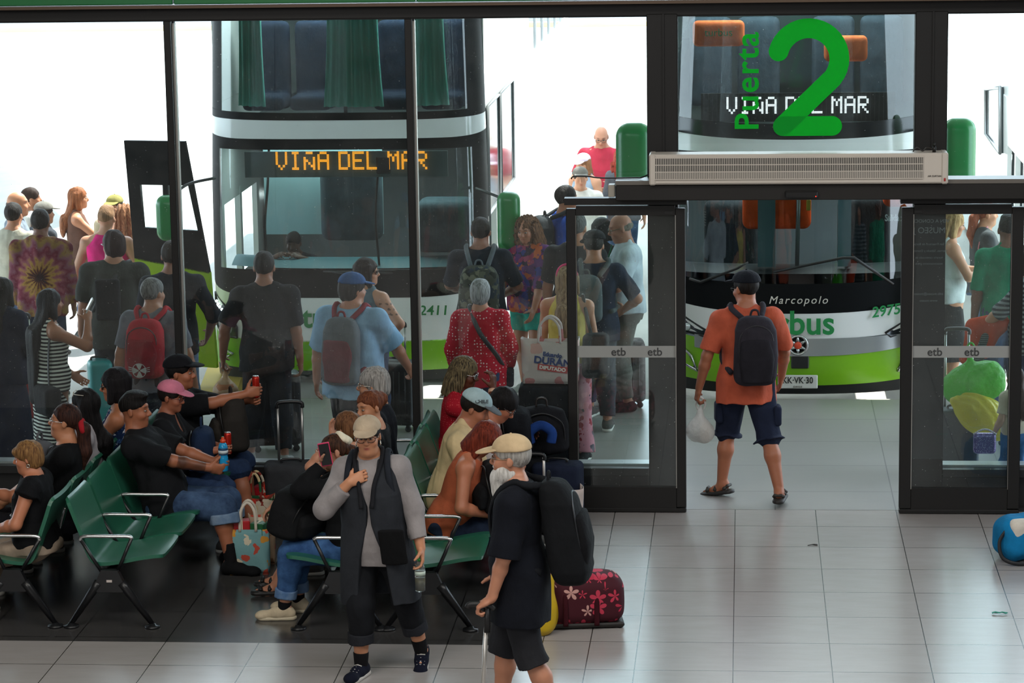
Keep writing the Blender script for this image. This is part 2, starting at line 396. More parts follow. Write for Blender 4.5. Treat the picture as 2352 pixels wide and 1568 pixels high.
def _nets(F,lo,v,smooth):
    I=F<0; n=np.array(F.shape); c=n-1
    N=int(c.prod()); acc=[np.zeros(N,np.float32) for _ in range(3)]; cnt=np.zeros(N,np.float32); edges=[]
    for a in range(3):
        s0=[slice(None)]*3; s1=[slice(None)]*3; s0[a]=slice(0,-1); s1[a]=slice(1,None)
        A=F[tuple(s0)]; B=F[tuple(s1)]; X=(A<0)!=(B<0); ix=np.argwhere(X); fa=A[X]; fb=B[X]; t=fa/(fa-fb); edges.append((ix,fa<0))
        o=[i for i in range(3) if i!=a]
        for du in(0,1):
            for dv in(0,1):
                q=ix.copy(); q[:,o[0]]-=du; q[:,o[1]]-=dv
                ok=(q>=0).all(1)&(q<c).all(1); q2=q[ok]; p=np.zeros((len(q2),3),np.float32); p[:,a]=t[ok]; p[:,o[0]]=du; p[:,o[1]]=dv
                flat=np.ravel_multi_index(q2.T,c)
                for e in range(3): acc[e]+=np.bincount(flat,p[:,e],minlength=N).astype(np.float32)
                cnt+=np.bincount(flat,minlength=N).astype(np.float32)
    fi=np.flatnonzero(cnt); cells=np.stack(np.unravel_index(fi,tuple(c)),1); ids=np.full(tuple(c),-1,np.int32); ids.ravel()[fi]=np.arange(len(fi))
    V=lo+(cells+np.stack([a[fi] for a in acc],1)/cnt[fi][:,None])*v
    Q=[]
    for a,(ix,neg) in enumerate(edges):
        u=(a+1)%3; w_=(a+2)%3; ok=(ix[:,u]>0)&(ix[:,w_]>0)&(ix[:,u]<c[u])&(ix[:,w_]<c[w_]); q=ix[ok]; ng=neg[ok]
        def cell(du,dw):
            z=q.copy(); z[:,u]-=du; z[:,w_]-=dw; return ids[tuple(z.T)]
        k=np.stack([cell(1,1),cell(0,1),cell(0,0),cell(1,0)],1); k[~ng]=k[~ng][:,::-1]; Q.append(k)
    Q=np.concatenate(Q); Q=Q[(Q>=0).all(1)]
    for _ in range(smooth):
        S_=np.zeros_like(V); C_=np.zeros(len(V))
        for i in range(4):
            for j in(1,3):
                a=Q[:,i]; b=Q[:,(i+j)%4]
                for e in range(3): S_[:,e]+=np.bincount(a,V[b,e],minlength=len(V))
                C_+=np.bincount(a,minlength=len(V))
        V=.45*V+.55*S_/np.maximum(C_,1)[:,None]
    return V,Q
def soft(name,sf,v,mat,parent=None,smooth=1,colors=None):
    V,Q=sf.mesh(v,smooth)
    o=mesh_obj(name,V,None,mat,parent,True,quads=Q)
    if colors is not None:
        at=o.data.color_attributes.new('Col','FLOAT_COLOR','POINT'); at.data.foreach_set('color',np.c_[colors(V),np.ones(len(V))].astype(np.float32).ravel())
    return o
# ---------------------------------------------------------------- the setting: hall, facade, yard
def struct(o): o['kind']='structure'; return o
DARK=plain('#1b1a19',.5,0.,.35); DARK2=plain('#151514',.4); ALU=plain('#b9b7b0',.35,.6); GL=glassm()
FY=.55; GZ=-.16
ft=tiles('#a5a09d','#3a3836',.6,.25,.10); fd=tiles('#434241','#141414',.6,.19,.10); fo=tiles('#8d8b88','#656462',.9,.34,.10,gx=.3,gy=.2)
# hall floor: pale tiles, with the dark field under the seating
f=MB(); f.box((2.9,-12.75,-.05),(8.4,26.5,.1)); f.build('x',ft); o=bpy.data.objects['x']; o.name='floor'; struct(o)
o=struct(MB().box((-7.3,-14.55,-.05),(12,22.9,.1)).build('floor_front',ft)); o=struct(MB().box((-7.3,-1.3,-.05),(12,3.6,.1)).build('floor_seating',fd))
struct(MB().box((-2,2.58,-.06),(22,4.14,.12)).build('floor_platform',fo))
struct(MB().box((-2,4.68,-.09),(22,.10,.16)).build('kerb',plain('#8d8a80',.8)))
t=NT('concrete_yard'); n=t.noise(t.co(scale=(.35,.12,1)),2.2,6,.6); t.base(t.ramp(n.outputs[0],[(.3,lin('#8e8c88')),(.65,lin('#b5b2ac'))])); t.rough(.8)
struct(MB().box((0,64,GZ-.05),(140,120,.1)).build('ground_yard',t.m))
o=MB(); o.prism([(0,0),(.5,0),(.42,.17),(.06,.17)],(-5.0,4.75,GZ),(1,0,0),(0,0,1),(-.12,1,0),3.2); struct(o.build('kerb_island',plain('#b79a3a',.8)))
struct(MB().box((0,57,GZ+.06),(90,.5,.14)).build('kerb_far',plain('#c9ad80',.8))); struct(MB().box((0,64,GZ+.012),(90,12,.02)).build('road_far',plain('#4a4d52',.8)))
# shell of the hall (its side and rear walls and roof)
wl=plain('#6d6a66',.8)
struct(MB().box((-13.1,-13,4.5),(.2,27.2,9)).build('wall_left',wl)); struct(MB().box((7.2,-13,4.5),(.2,27.2,9)).build('wall_right',wl)); struct(MB().box((-3,-26.1,4.5),(20.4,.2,9)).build('wall_rear',wl)); struct(MB().box((-3,-12.7,9.05),(20.4,27,.1)).build('ceiling',plain('#8a8884',.8)))
# roof over the bus stands; unseen, its far edge shaped to cast the yard's shade
o=MB(); o.prism([(-30,.9),(8,.9),(14,7.6),(-4.6,7.6),(-9.0,9.5),(-6.5,20.5),(-9.9,29),(-30,29)],(0,0,6.4),(1,0,0),(0,1,0),(0,0,1),.3); struct(o.build('canopy_roof',plain('#a3a29e',.8)))
# facade
GRN=plain('#14713a',.35)
struct(MB().box((-3,FY+.05,6.5),(20.4,.2,5.2)).build('wall_front',plain('#2c5b3c',.6)))
px=[-9.3,-6.3,-4.12,-2.32,-.5,1.5,4.2,7.1]
for i in range(len(px)-1):
    x0,x1=px[i],px[i+1]; o=MB(); o.box(((x0+x1)/2,.40,4.14),(x1-x0-.012,.08,.62),b=.006); o=struct(o.build('trim_fascia',GRN))
struct(MB().box((-3,.43,3.812),(20.4,.16,.022)).build('trim_rail',plain('#5a4634',.5)))
struct(MB().box((-3,FY,3.755),(20.4,.14,.09)).build('beam_top',DARK))
struct(MB().box((-3,FY,3.712),(20.4,.10,.03)).build('trim_head',DARK))
def mull(x,w,z0,z1,name):
    o=MB(); o.box((x,FY,(z0+z1)/2),(w,.13,z1-z0),b=.004); o.box((x+w/2+.004,FY+.05,(z0+z1)/2),(.012,.05,z1-z0)); o=MB.build(o,name,DARK); return struct(o)
for x in(-7.8,-6.0,-4.2,-2.4): 
    mull(x,.052,.3,3.7,'mullion'); o=MB(); o.box((x+.034,FY+.03,2.0),(.016,.06,3.36)); struct(o.build('trim_bead',ALU))
for x0,x1 in((-.645,-.418),(1.305,1.54)):
    o=MB(); o.box(((x0+x1)/2,FY,1.86),(x1-x0,.15,3.72),b=.006); o.box(((x0+x1)/2+.01,FY-.08,3.12),(.012,.02,1.2)); struct(o.build('post',DARK))
mull(3.4,.1,.3,3.7,'mullion')
for x0,x1 in((-9.5,-.645),(1.54,7.)):
    struct(MB().box(((x0+x1)/2,FY+.09,.325),(x1-x0,.14,.022)).build('window_sill',plain('#c9ccce',.3,.3)))
    o=MB(); o.box(((x0+x1)/2,FY,.29),(x1-x0,.15,.06),b=.004); o.box(((x0+x1)/2,FY+.02,.13),(x1-x0,.06,.27)); o.box(((x0+x1)/2,FY,.012),(x1-x0,.14,.03)); struct(o.build('wall_spandrel',plain('#1f1f1f',.4)))
struct(MB().box((.44,FY,2.48),(1.75,.12,.10)).build('beam_transom',DARK))
n_=0
for x0,x1,z0,z1 in((-7.77,-6.03,.32,3.70),(-5.97,-4.23,.32,3.70),(-4.17,-2.43,.32,3.70),(-2.37,-.645,.32,3.70),(-.418,1.305,2.53,3.70),(1.54,3.35,.32,3.70)):
    n_+=1; o=MB(); o.box(((x0+x1)/2,FY+.01,(z0+z1)/2),(x1-x0,.008,z1-z0)); struct(o.build('window_%d'%n_,GL))
# scratched 8 and lettering on the pane over the door
def unit_(a): a=np.array(a,float); return a/(np.linalg.norm(a)+1e-9)
VIN=vinyl('#12cc40')
S2=[]
cx_,cz_,rr=.535,3.375,.225
for a in np.linspace(math.radians(165),math.radians(-38),22): S2.append((cx_+rr*math.cos(a),FY-.004,cz_+rr*math.sin(a)))
S2+= [(.35,FY-.004,2.885),(.71,FY-.004,2.885)]
o=MB()
def stroke(pts,r,dy):
    """a flat band of vinyl along pts with round ends"""
    pts=[np.array(p,float) for p in pts]; m=len(pts); A=[];B=[]; nm=[]
    for i in range(m):
        d=unit_(pts[min(i+1,m-1)]-pts[max(i-1,0)]); nm.append(np.cross(d,(0,1,0))); A.append(pts[i]+nm[i]*r); B.append(pts[i]-nm[i]*r)
    d0=unit_(pts[1]-pts[0]); d1=unit_(pts[-1]-pts[-2])
    poly=A+[pts[-1]+(nm[-1]*math.cos(t)+d1*math.sin(t))*r for t in np.linspace(0,math.pi,14)[1:-1]]+B[::-1]+[pts[0]+(-nm[0]*math.cos(t)-d0*math.sin(t))*r for t in np.linspace(0,math.pi,14)[1:-1]]
    y=np.array((0,dy,0)); k=len(poly); na=m+12
    for q in(y,y+np.array((0,.0012,0))):
        P_=[p+q for p in poly]; f=[(i,i+1,m+12+m-2-i,m+12+m-1-i) for i in range(m-1)]
        f+=[tuple([m-1]+list(range(m,m+12))+[m+12]),tuple([m+12+m-1]+list(range(m+12+m,m+12+m+12))+[0])]; o.add(P_,f)
stroke(S2[:-1],.072,0.); stroke(S2[-2:],.072,-.0012)
tag(o.build('door_number',VIN),'large green numeral 2 stuck on the glass above the doorway','sign')
g=text('Puerta','door_lettering',.245,VIN,(.095,FY-.004,3.215),(math.pi/2,-math.pi/2,0),ext=.0008,off=.004,space=1.12)
tag(g,'green Puerta lettering running upwards beside the numeral on the glass','sign')
# door operator over the sliding doors, its ledge, cable and sensor
o=empty('door_operator',(.5,.36,2.38)); tag(o,'long dark header box of the automatic doors under the air curtain','door header')
b=MB(); b.box((.50,-.012,.055),(3.74,.205,.115),b=.006); b.build('housing',plain('#23211f',.45,0.,.35),o)
b=MB(); b.box((.50,.0,.128),(3.74,.22,.03)); b.build('ledge',plain('#6a655e',.45),o)
b=MB(); b.box((-1.405,.05,.055),(.05,.10,.09),b=.005); b.build('end_box',plain('#bcb6a8',.5),o)
b=MB(); b.box((-.02,-.135,.045),(.24,.06,.05),b=.01); c=b.build('motion_sensor',plain('#1c1c1c',.3),o); b=MB(); b.ball((.085,-.166,.03),.004,8,6); b.build('indicator_light',emit('#ff3020',3),c)
b=MB(); b.tube(smoothpath([(-1.72+.5,.0,.145),(-1.70+.5,.0,.165),(-1.6+.5,.0,.165),(-1.5+.5,.02,.15),(-1.25+.5,.0,.152),(-1.2+.5,-.04,.16),(-1.12+.5,-.1,.2)],5),.006,6); tag(b.build('power_cable',plain('#151515',.5)),'black power cable lying along the ledge into the air curtain','cable').location=(.5-.5+.02,.36,2.38)
# air curtain
o=empty('air_curtain',(.455,.20,2.50)); tag(o,'long pale grey air curtain with a fine grille above the doorway','air curtain')
W_=plain('#cfc6ba',.4); b=MB(); b.box((0,.09,.11),(2.10,.2,.22),b=.012); b.build('casing',W_,o)
for s_ in(-1,1): b=MB(); b.box((1.052*s_,.085,.11),(.05,.21,.226),b=.01); b.build('end_cap',W_,o)
b=MB(); b.box((-.07,-.008,.118),(1.94,.012,.155)); gb=b.build('grille_recess',plain('#2b2b2a',.6),o)
b=MB(); b.box((-.07,-.013,.068),(1.94,.008,.052)); b.build('grille_backing',plain('#77736c',.6),gb)
b=MB()
for i in range(150): b.box((-1.035+i*1.93/149,-.016,.118),(.0055,.006,.155))
for z in(.04,.094,.145,.196): b.box((-.07,-.018,z),(1.94,.006,.006))
b.build('grille',W_,o)
b=MB(); b.box((1.052,-.022,.03),(.012,.01,.022)); b.build('switch',plain('#a32018',.4),o)
b=MB(); b.cyl((.98,.06,.22),(.98,.06,.262),.014,.011); b.cyl((.98,.06,.262),(.98,.06,.285),.007); b.build('cable_gland',plain('#141414',.4),o)
b=MB(); b.tube(smoothpath([(.83,.1,.22),(.86,.1,.25),(.90,.1,.225),(.93,.1,.25),(.975,.08,.24)],5),.005,6); b.build('wire',plain('#2a2724',.5),o)
text('AIR CURTAIN','maker_mark',.016,plain('#55524c',.5),(.98,-.0135,.055),(math.pi/2,0,0),o)
# sliding door leaves, open, standing before the side lights
def leaf(name,x0,x1,flip):
    o=empty(name,((x0+x1)/2,.42,0)); o['kind']='structure'; w_=(x1-x0); q=MB(); sw=.075; 
    a=.075 if not flip else .09; 
    for sx in(-1,1): q.box((sx*(w_/2-a/2),0,1.17),(a,.055,2.26),b=.005)
    q.box((0,0,2.285),(w_-2*a,.055,.07)); q.box((0,0,.115),(w_-2*a,.055,.16)); q.box((0,0,.02),(w_,.07,.03),b=.006); q.box((0,0,2.355),(w_+.02,.09,.05)); q.build('door_frame',DARK,o)
    for sx in(-1,1): q=MB(); q.box((sx*(w_/2-a+.004),-.012,1.22),(.008,.03,2.06)); q.build('glazing_bead',ALU if sx*(-1 if flip else 1)>0 else plain('#6f6e6a',.4),o)
    q=MB(); q.box((0,.0,1.22),(w_-2*a+.01,.008,2.07)); q.build('door_glass',glassm(haze=.015),o)
    q=MB(); q.box((0,-.006,1.225),(w_-2*a,.0015,.088)); st=q.build('frosted_strip',plain('#9a9c99',.6),o)
    for tx in((-.06,.21) if not flip else (-.19,.08)): text('etb','strip_mark',.085,plain('#3c3d3d',.5),(tx,-.008,1.222),(math.pi/2,0,0),st,off=.0012)
    q=MB(); q.box(((w_/2-.12)*(1 if not flip else -1),-.03,2.27),(.06,.008,.02)); q.build('latch',DARK2,o)
leaf('door_1',-1.245,-.365,False); leaf('door_2',1.215,2.10,True)
# dark panel with mirrored lettering behind the right-hand leaf
o=empty('poster_panel',(1.42,.462,.33)); tag(o,'dark museum notice with mirrored lettering behind the right door leaf','notice')
b=MB(); b.box((.0,.004,1.05),(.235,.010,1.95)); b.build('panel_sheet',plain('#20262a',.35),o)
for s_,z,sz,dx in(('VEN A CONOCER',1.86,.036,0),('MUSEO J',1.79,.062,0),('San Francisco de Borja',1.69,.024,0),('Viernes, Sábado y Domingo',1.64,.024,0),('horario continuado de',1.59,.022,0),('estacionamiento gratis',1.545,.022,0),('info.museo@museo',1.32,.026,0),('www.museo',1.27,.026,0)):
    text(s_,'notice_text',sz,plain('#7b8588',.5),(.0+dx,-.003,z),(math.pi/2,0,0),o,ext=.0005,sx=-1)
# ---------------------------------------------------------------- buses
FONT={'V':['10001','10001','10001','10001','10001','01010','00100'],'I':['01110','00100','00100','00100','00100','00100','01110'],'Ñ':['01110','00000','10001','11001','10101','10011','10001'],'N':['00000','00000','11001','11101','10111','10011','10001'],
'A':['01110','10001','10001','11111','10001','10001','10001'],'D':['11110','10001','10001','10001','10001','10001','11110'],'E':['11111','10000','10000','11110','10000','10000','11111'],'L':['10000']*6+['11111'],'M':['10001','11011','10101','10101','10001','10001','10001'],'R':['11110','10001','10001','11110','10100','10010','10001'],' ':['00']*7}
def led(msg,x0,z0,wd,y,mat,parent,bold=2,sk=None):
    """a dot-matrix board: every dot a little raised square"""
    cols=[]
    for ch in msg:
        for c in range(len(FONT[ch][0])):
            for _ in range(bold): cols.append([FONT[ch][r][c]=='1' for r in range(7) for _ in range(bold)])
        cols+= [[False]*7*bold]*bold
    p=wd/len(cols); b=MB()
    for i,c in enumerate(cols):
        for j,on in enumerate(c):
            if on and not(sk and j<sk): b.box((x0+i*p,y,z0+(7*bold-j)*p*1.12),(p*.72,.004,p*.78))
    return b.build('lit_text',mat,parent)
GREEN=plain('#79b51c',.28); WHITE=plain('#e9ebea',.10); BLK=plain('#0b0d0f',.5,0.,.12); SHD=glassm((.72,.80,.80,1),0.,1.6,.01); SIDEG=plain('#1d2a2e',.08)
def bus(name,label,cx_,yf,base,L=13.,D=.55,n=3.2,rake=.05,taper=.03,closed=False,upw=5.4):
    o=empty(name,(cx_,yf,base)); tag(o,label,'bus')
    def y(x,z): return D*(1-(1-min(abs(x)/1.3,.9995)**n)**(1/n))+max(0,z-.9)*rake+(.10*max(0,(.45-z)/.35)**2)
    def P(t,z,off=0.):
        a=t*math.pi/2*.985; x=1.3*math.copysign(abs(math.sin(a))**(2/n),a); k=1-taper*max(0,z-2.0)/1.6
        return np.array((x*k,y(x,z)-off,z))
    def patch(nm,mat,z0,z1,t0=-1.,t1=1.,off=0.,nu=40,nv=8,par=o):
        b=MB(); f0=z0 if callable(z0) else (lambda t:z0); f1=z1 if callable(z1) else (lambda t:z1)
        b.grid(lambda u,v:P(t0+(t1-t0)*u,f0(t0+(t1-t0)*u)*(1-v)+f1(t0+(t1-t0)*u)*v,off),nu,nv); ob=b.build(nm,mat,par); return ob
    o_=dict(o=o,P=P,patch=patch,y=y,L=L,D=D)
    zb=base
    # body behind the front: floor, sides with windows, roof, rear
    y0=D+.02; b=MB()
    for s_ in(-1,1):
        k=1-taper*.4
        b.box((1.27*s_,(y0+L)/2,.55),(.06,L-y0,.90)); b.box((1.26*s_,(y0+L)/2,2.02),(.05,L-y0,.30) if False else (.05,L-y0,.5)); b.box((1.25*s_,(y0+L)/2,3.86),(.06,L-y0,.34))
        b.box((1.25*s_,(y0+L)/2,2.5),(.05,L-y0,.5)); b.box((1.25*s_,y0+upw/2,3.235),(.05,upw,.965))
        for q in range(7): b.box((1.25*s_,y0+upw+q*(L-y0-upw-.2)/6,3.22),(.055,.06,1.0))
        b.box((1.26*s_,(y0+1.9+L)/2,1.385),(.05,L-y0-1.9,.77)); b.box((1.26*s_,y0+.06,1.5),(.055,.12,1.3)); b.box((1.26*s_,y0+1.0,1.4),(.055,.1,.9))
    b.box((0,L,2.2),(2.56,.06,3.7)); b.box((0,(y0+L)/2,4.05),(2.5,L-y0,.1),b=.05); b.build('body_shell',WHITE,o)
    b=MB(); b.box((0,(y0+L)/2+.2,.24),(2.46,L-y0-.4,.06)); b.box((0,(y0+L)/2+.35,2.42),(2.46,L-y0-.7,.06)); b.box((0,y0+2.2,1.6),(2.4,.05,1.5)); b.build('deck',plain('#5c6466',.7),o)
    b=MB()
    for s_ in(-1,1): b.box((1.255*s_,(y0+upw+L)/2,3.22),(.012,L-y0-upw,.96))
    b.build('side_glass',SIDEG if closed else SHD,o)
    for s_ in(-1,1):
        for yy in(2.9,9.3,10.5):
            if yy>L-.6: continue
            w_=MB(); w_.lathe([(.0,-.14),(.30,-.14),(.47,-.12),(.5,-.06),(.5,.06),(.47,.12),(.3,.12)],(1.14*s_,yy,.42-.0),(1*s_,0,0),28); wo=w_.build('wheel',plain('#161616',.7),o)
            h=MB(); h.lathe([(.0,.0),(.10,.0),(.12,-.06),(.26,-.05),(.29,.0)],(1.14*s_+.125*s_,yy,.42),(1*s_,0,0),24); h.build('hub',plain('#c8c8c4',.35,.5),wo)
    return o_
def mirror(B,x,y,z,w_,h,arm,par):
    sf=Soft(); sf.box((x,y,z),(w_/2,.09,h/2),min(w_,h)*.38,None,.01); ob=soft('wing_mirror',sf,.012,plain('#1c7d3f',.3),par)
    b=MB(); b.tube(smoothpath(arm,5),.014,8); b.build('mirror_arm',plain('#161818',.4),ob); return ob
# ---- double-decker on the left stand
b1=bus('bus','white and lime green double-decker bus on the left with an orange route display',-3.62,5.25,GZ,13.)
o=b1['o']; pt=b1['patch']; P1=b1['P']
for y_,l_ in((1.25,1.2),(2.75,1.5)): w_=MB(); w_.box((1.287,y_,2.18),(.012,l_,1.02)); wo=w_.build('side_window',SIDEG,o); w_=MB(); w_.tube([(1.296,y_-l_/2,1.67),(1.296,y_+l_/2,1.67),(1.296,y_+l_/2,2.69),(1.296,y_-l_/2,2.69)],.016,6,True); w_.build('window_seal',plain('#6d7072',.4),wo)
pt('bumper',GREEN,lambda t:.30+.05*t*t,lambda t:.585+.10*abs(t)**3)
pt('underrun',plain('#1a1c1c',.6),.20,lambda t:.31+.05*t*t,off=-.05)
pt('front_panel',WHITE,lambda t:.575+.10*abs(t)**3,lambda t:1.0+.16*abs(t)**3)
pt('windscreen_surround',BLK,lambda t:.99+.16*abs(t)**3,lambda t:1.25,off=.004)
g=pt('windscreen',SHD,1.24,2.40,-.70,.70)
pt('windscreen_header',BLK,lambda t:2.36-.10*(abs(t)>.8),lambda t:2.47+.03*t*t,off=.006)
for s_ in(-1,1): pt('windscreen_pillar',BLK,1.2,2.47,.68*s_,1.*s_,off=.004,nu=10)
pt('brow_panel',WHITE,lambda t:2.46-.0*abs(t)+.12*max(0,abs(t)-.45)**1.5,lambda t:2.635+.03*t*t,off=.01)
pt('upper_sill',BLK,lambda t:2.63+.03*t*t,lambda t:2.70+.03*t*t,off=.012)
pt('upper_windscreen',SHD,2.69,3.98,-.66,.66)
for s_ in(-1,1): pt('upper_pillar',BLK,2.66,3.98,.64*s_,1.*s_,off=.004,nu=8)
pt('roof_cap',WHITE,3.97,4.12,off=0)
b=MB(); b.box((0,.36,2.68),(.03,.03,.1)); b.build('centre_clip',BLK,o)
TEAL=plain('#6cc6b8',.8)
def curtain(x0,x1,nw,top=3.95,bot=2.72,flare=.0,par=None,yy=.42,m=TEAL):
    b=MB()
    def fn(u,v):
        z=bot+(top-bot)*v; xc=(x0+x1)/2; hw=(x1-x0)/2*(1+flare*(1-v)**2); x=xc+(u*2-1)*hw
        return (x,yy+abs(x)**3*.16+.035*math.sin(u*nw*2*math.pi)*(1-.4*v)+.012*math.sin(v*5+u*9)+.05*v,z)
    b.grid(fn,nw*8,10); c=b.build('curtain',m,par); md=c.modifiers.new('thick','SOLIDIFY'); md.thickness=.004; return c
curtain(-1.02,-.80,4,flare=.25,par=o); curtain(-.16,.30,7,flare=.22,par=o); curtain(.62,.90,4,flare=.35,par=o); curtain(-.12,.0,2,flare=.1,par=o,yy=.5)
SEATB=cloth('#1a2538')
for x in(-.85,-.40,.40,.85):
    sf=Soft(); sf.box((x,1.25,3.05),(.20,.07,.42),.06); sf.box((x,1.0,2.72),(.20,.24,.07),.05); soft('passenger_seat',sf,.02,SEATB,o)
b=MB(); b.box((.1,.95,3.35),(.14,.1,.9)); b.build('hanging_cloth',floral('#803050',('#c04070','#d0a0a0','#404060'),9),o)
b=MB(); b.grid(lambda u,v:(-1.15+2.3*u,.30+.22*abs(u*2-1)**3+.45*v,1.22+.06*math.sin(v*2.5)),20,6); b.build('dashboard',plain('#3f6f78',.5),o)
b=MB(); b.box((-.35,1.15,1.95),(1.15,.03,1.05)); b.build('driver_partition',plain('#8fb0b6',.6),o)  # pale partition; its tone also stands in for a reflection in the windscreen
sf=Soft(); sf.box((-.05,.95,1.75),(.30,.09,.36),.09); sf.box((.85,.9,1.55),(.28,.3,.24),.1); soft('crew_seat',sf,.02,cloth('#44565e'),o)
b=MB(); b.tube(smoothpath([(-.78,.42,1.24),(-.80,.40,1.6),(-.76,.40,2.0),(-.74,.42,2.36)],5),.013,6); b.tube(smoothpath([(.28,.36,1.24),(.26,.33,1.7),(.30,.33,2.2)],5),.012,6); b.build('grab_rail',plain('#15181a',.4),o)
b=MB(); b.tube([(-.2,.02,1.235),(.45,-.03,1.225)],.012,6); b.tube([(.15,-.02,1.19),(-.15,.0,1.24)],.009,6); b.tube([(.95,.14,1.23),(.3,-.01,1.245)],.012,6); b.build('wiper',plain('#0b0b0b',.5),o)
b=MB(); b.box((.0,.30,2.20),(1.9,.03,.24)); bd=b.build('route_display',plain('#5f7579',.5),o)
led('VIÑA DEL MAR',-.65,2.145,1.44,.265,emit('#ff9a20',2.6),bd)
b=MB(); b.box((.35,.27,2.19),(.13,.02,.16),b=.01); b.build('interior_mirror',plain('#161616',.3),o)
CHR=plain('#b8bcbc',.15,.8); LAMP=plain('#70777a',.08,.3)
def lamp(B,poly,par,off=.012,leds=None):
    """a headlight set in the curved front: dark bowl, clear cover, round lamps"""
    PP=B['P']; b=MB(); c=np.mean(poly,0); k=len(poly); vv=[PP(t,z,off) for t,z in poly]+[PP(*c,off+.02)]; b.add(vv,[(i,(i+1)%k,k) for i in range(k)],True); h=b.build('headlight',plain('#33383b',.12,.4),par)
    b=MB(); b.tube([PP(t,z,off+.004) for t,z in poly],.011,6,True); b.build('lamp_rim',plain('#121416',.3),h)
    for t,z,r in leds or []:
        b=MB(); b.ball(PP(t,z,off+.012),(r,.02,r),12,8); b.build('lamp_lens',emit('#f2fbff',2.2) if r<.03 else plain('#cfd6d8',.08,.5),h)
lamp(b1,[(-.84,1.00),(-.62,.88),(-.50,.70),(-.50,.60),(-.68,.60),(-.82,.70)],o,leds=[(-.80+.04*i,.92-.022*i-.05*j,.014) for i in range(4) for j in range(2)]+[(-.60,.69,.06)])
lamp(b1,[(.50,.62),(.54,.72),(.74,.84),(.88,.92),(.88,.72),(.8,.64)],o,leds=[(.62,.70,.055),(.76,.74,.05)])
for s_ in(-1,1): b=MB(); b.tube([P1(.55*s_,.44,.01),P1(.68*s_,.48,.01),P1(.74*s_,.44,.01),P1(.62*s_,.41,.01)],.012,6,True); b.build('fog_lamp',CHR,o)
text('2411','fleet_number',.125,plain('#1c7a3c',.5),(.83,-.04,.875),(math.pi/2-.05,0,.05),o,off=.002,sx=1.1,shear=.1)
text('turbus','operator_name',.27,plain('#1c7a3c',.5),(-.05,-.012,.80),(math.pi/2-.05,0,0),o,off=.006)
mirror(b1,1.56,-.28,1.74,.21,.54,[(1.22,.2,1.98),(1.4,-.1,1.96),(1.56,-.24,1.92)],o)
mirror(b1,-1.54,-.42,1.80,.22,.42,[(-1.2,.1,2.1),(-1.4,-.25,2.08),(-1.54,-.38,1.95)],o)
# the coach door swung out at the kerb side
d=empty('coach_door',(-1.42,.02,.36)); d.parent=o; d.rotation_euler=(0,0,math.radians(-10))
b=MB(); b.prism([(-.62,1.02),(-.64,2.12),(.02,2.12),(.16,1.28),(.17,.95)],(0,0,0),(1,0,0),(0,0,1),(0,1,0),.05)
def cut_panel(nm,outer,inner,mat,par,y=0,th=.05):
    b=MB(); k=len(outer)
    for yy,fl in((y,0),(y+th,1)):
        vv=[(p[0],yy,p[1]) for p in outer]+[(p[0],yy,p[1]) for p in inner]; b.add(vv,[(i,(i+1)%k,k+(i+1)%k,k+i) for i in range(k)])
    for ring in(outer,inner): b.add([(p[0],yy,p[1]) for yy in(y,y+th) for p in ring],[(i,(i+1)%k,k+(i+1)%k,k+i) for i in range(k)])
    return b.build(nm,mat,par)
cut_panel('door_upper',[(-.58,.98),(-.64,2.09),(-.04,2.09),(.16,.86)],[(-.48,1.28),(-.50,1.68),(-.02,1.68),(.06,1.26)],BLK,d)
b=MB(); b.box((-.25,.025,1.47),(.05,.04,.42)); b.build('window_bar',BLK,d); b=MB(); b.prism([(-.48,1.28),(-.50,1.68),(-.02,1.68),(.06,1.26)],(0,.02,0),(1,0,0),(0,0,1),(0,1,0),.006); b.build('door_window',glassm(haze=.01),d)
b=MB(); b.prism([(-.55,.0),(-.58,.99),(.16,.87),(.20,-.03)],(0,.0,0),(1,0,0),(0,0,1),(0,1,0),.055); b.build('door_lower',plain('#8fb01e',.3),d)
# ---- double-decker beyond the doorway
b2=bus('bus','lime green double-decker bus seen through the open doorway with a white route display',.55,4.95,GZ,13.,D=.80,n=2.2,taper=.05)
o2=b2['o']; pt=b2['patch']; P2=b2['P']
pt('bumper',GREEN,lambda t:.22+.10*t*t,lambda t:.60+.17*abs(t)**2.)
pt('underrun',plain('#151717',.6),.12,lambda t:.24+.1*t*t,off=-.06)
pt('grille_panel',plain('#a9adac',.25,.6),lambda t:.50+.07*abs(t/.6)**2,lambda t:.66+.02*abs(t),-.5,.5,off=.012)
pt('front_panel',WHITE,lambda t:.655+.14*t*t,lambda t:.90+.17*t*t,off=.006)
pt('windscreen_surround',BLK,lambda t:.89+.17*t*t,lambda t:1.16+.10*t*t,off=.008)
pt('windscreen',SHD,lambda t:1.15+.10*t*t,2.30,-.76,.76)
for s_ in(-1,1): pt('windscreen_pillar',BLK,1.1,2.36,.74*s_,1.*s_,off=.006,nu=8)
pt('windscreen_header',BLK,2.24,2.36,off=.006)
pt('brow_panel',WHITE,2.34,lambda t:2.46+.11*t*t,off=.014)
pt('display_band',plain('#14191c',.15),lambda t:2.45+.11*t*t,lambda t:2.60+.10*t*t,off=.010)
pt('upper_windscreen',SHD,2.59,3.98,-.76,.76)
for s_ in(-1,1): pt('upper_pillar',BLK,2.55,3.98,.74*s_,1.*s_,off=.006,nu=8)
pt('roof_cap',WHITE,3.97,4.12)
b=MB(); b.box((.0,.40,2.72),(1.75,.03,.26)); bd=b.build('route_display',plain('#10181a',.4),o2); led('VIÑA DEL MAR',-.64,2.66,1.30,.355,emit('#f4fbff',3.2),bd)
b=MB()
for i in range(44): b.box((-.85+i*1.7/43,.372,2.72),(.006,.01,.25))
b.build('display_louvre',plain('#2c3134',.5),bd)
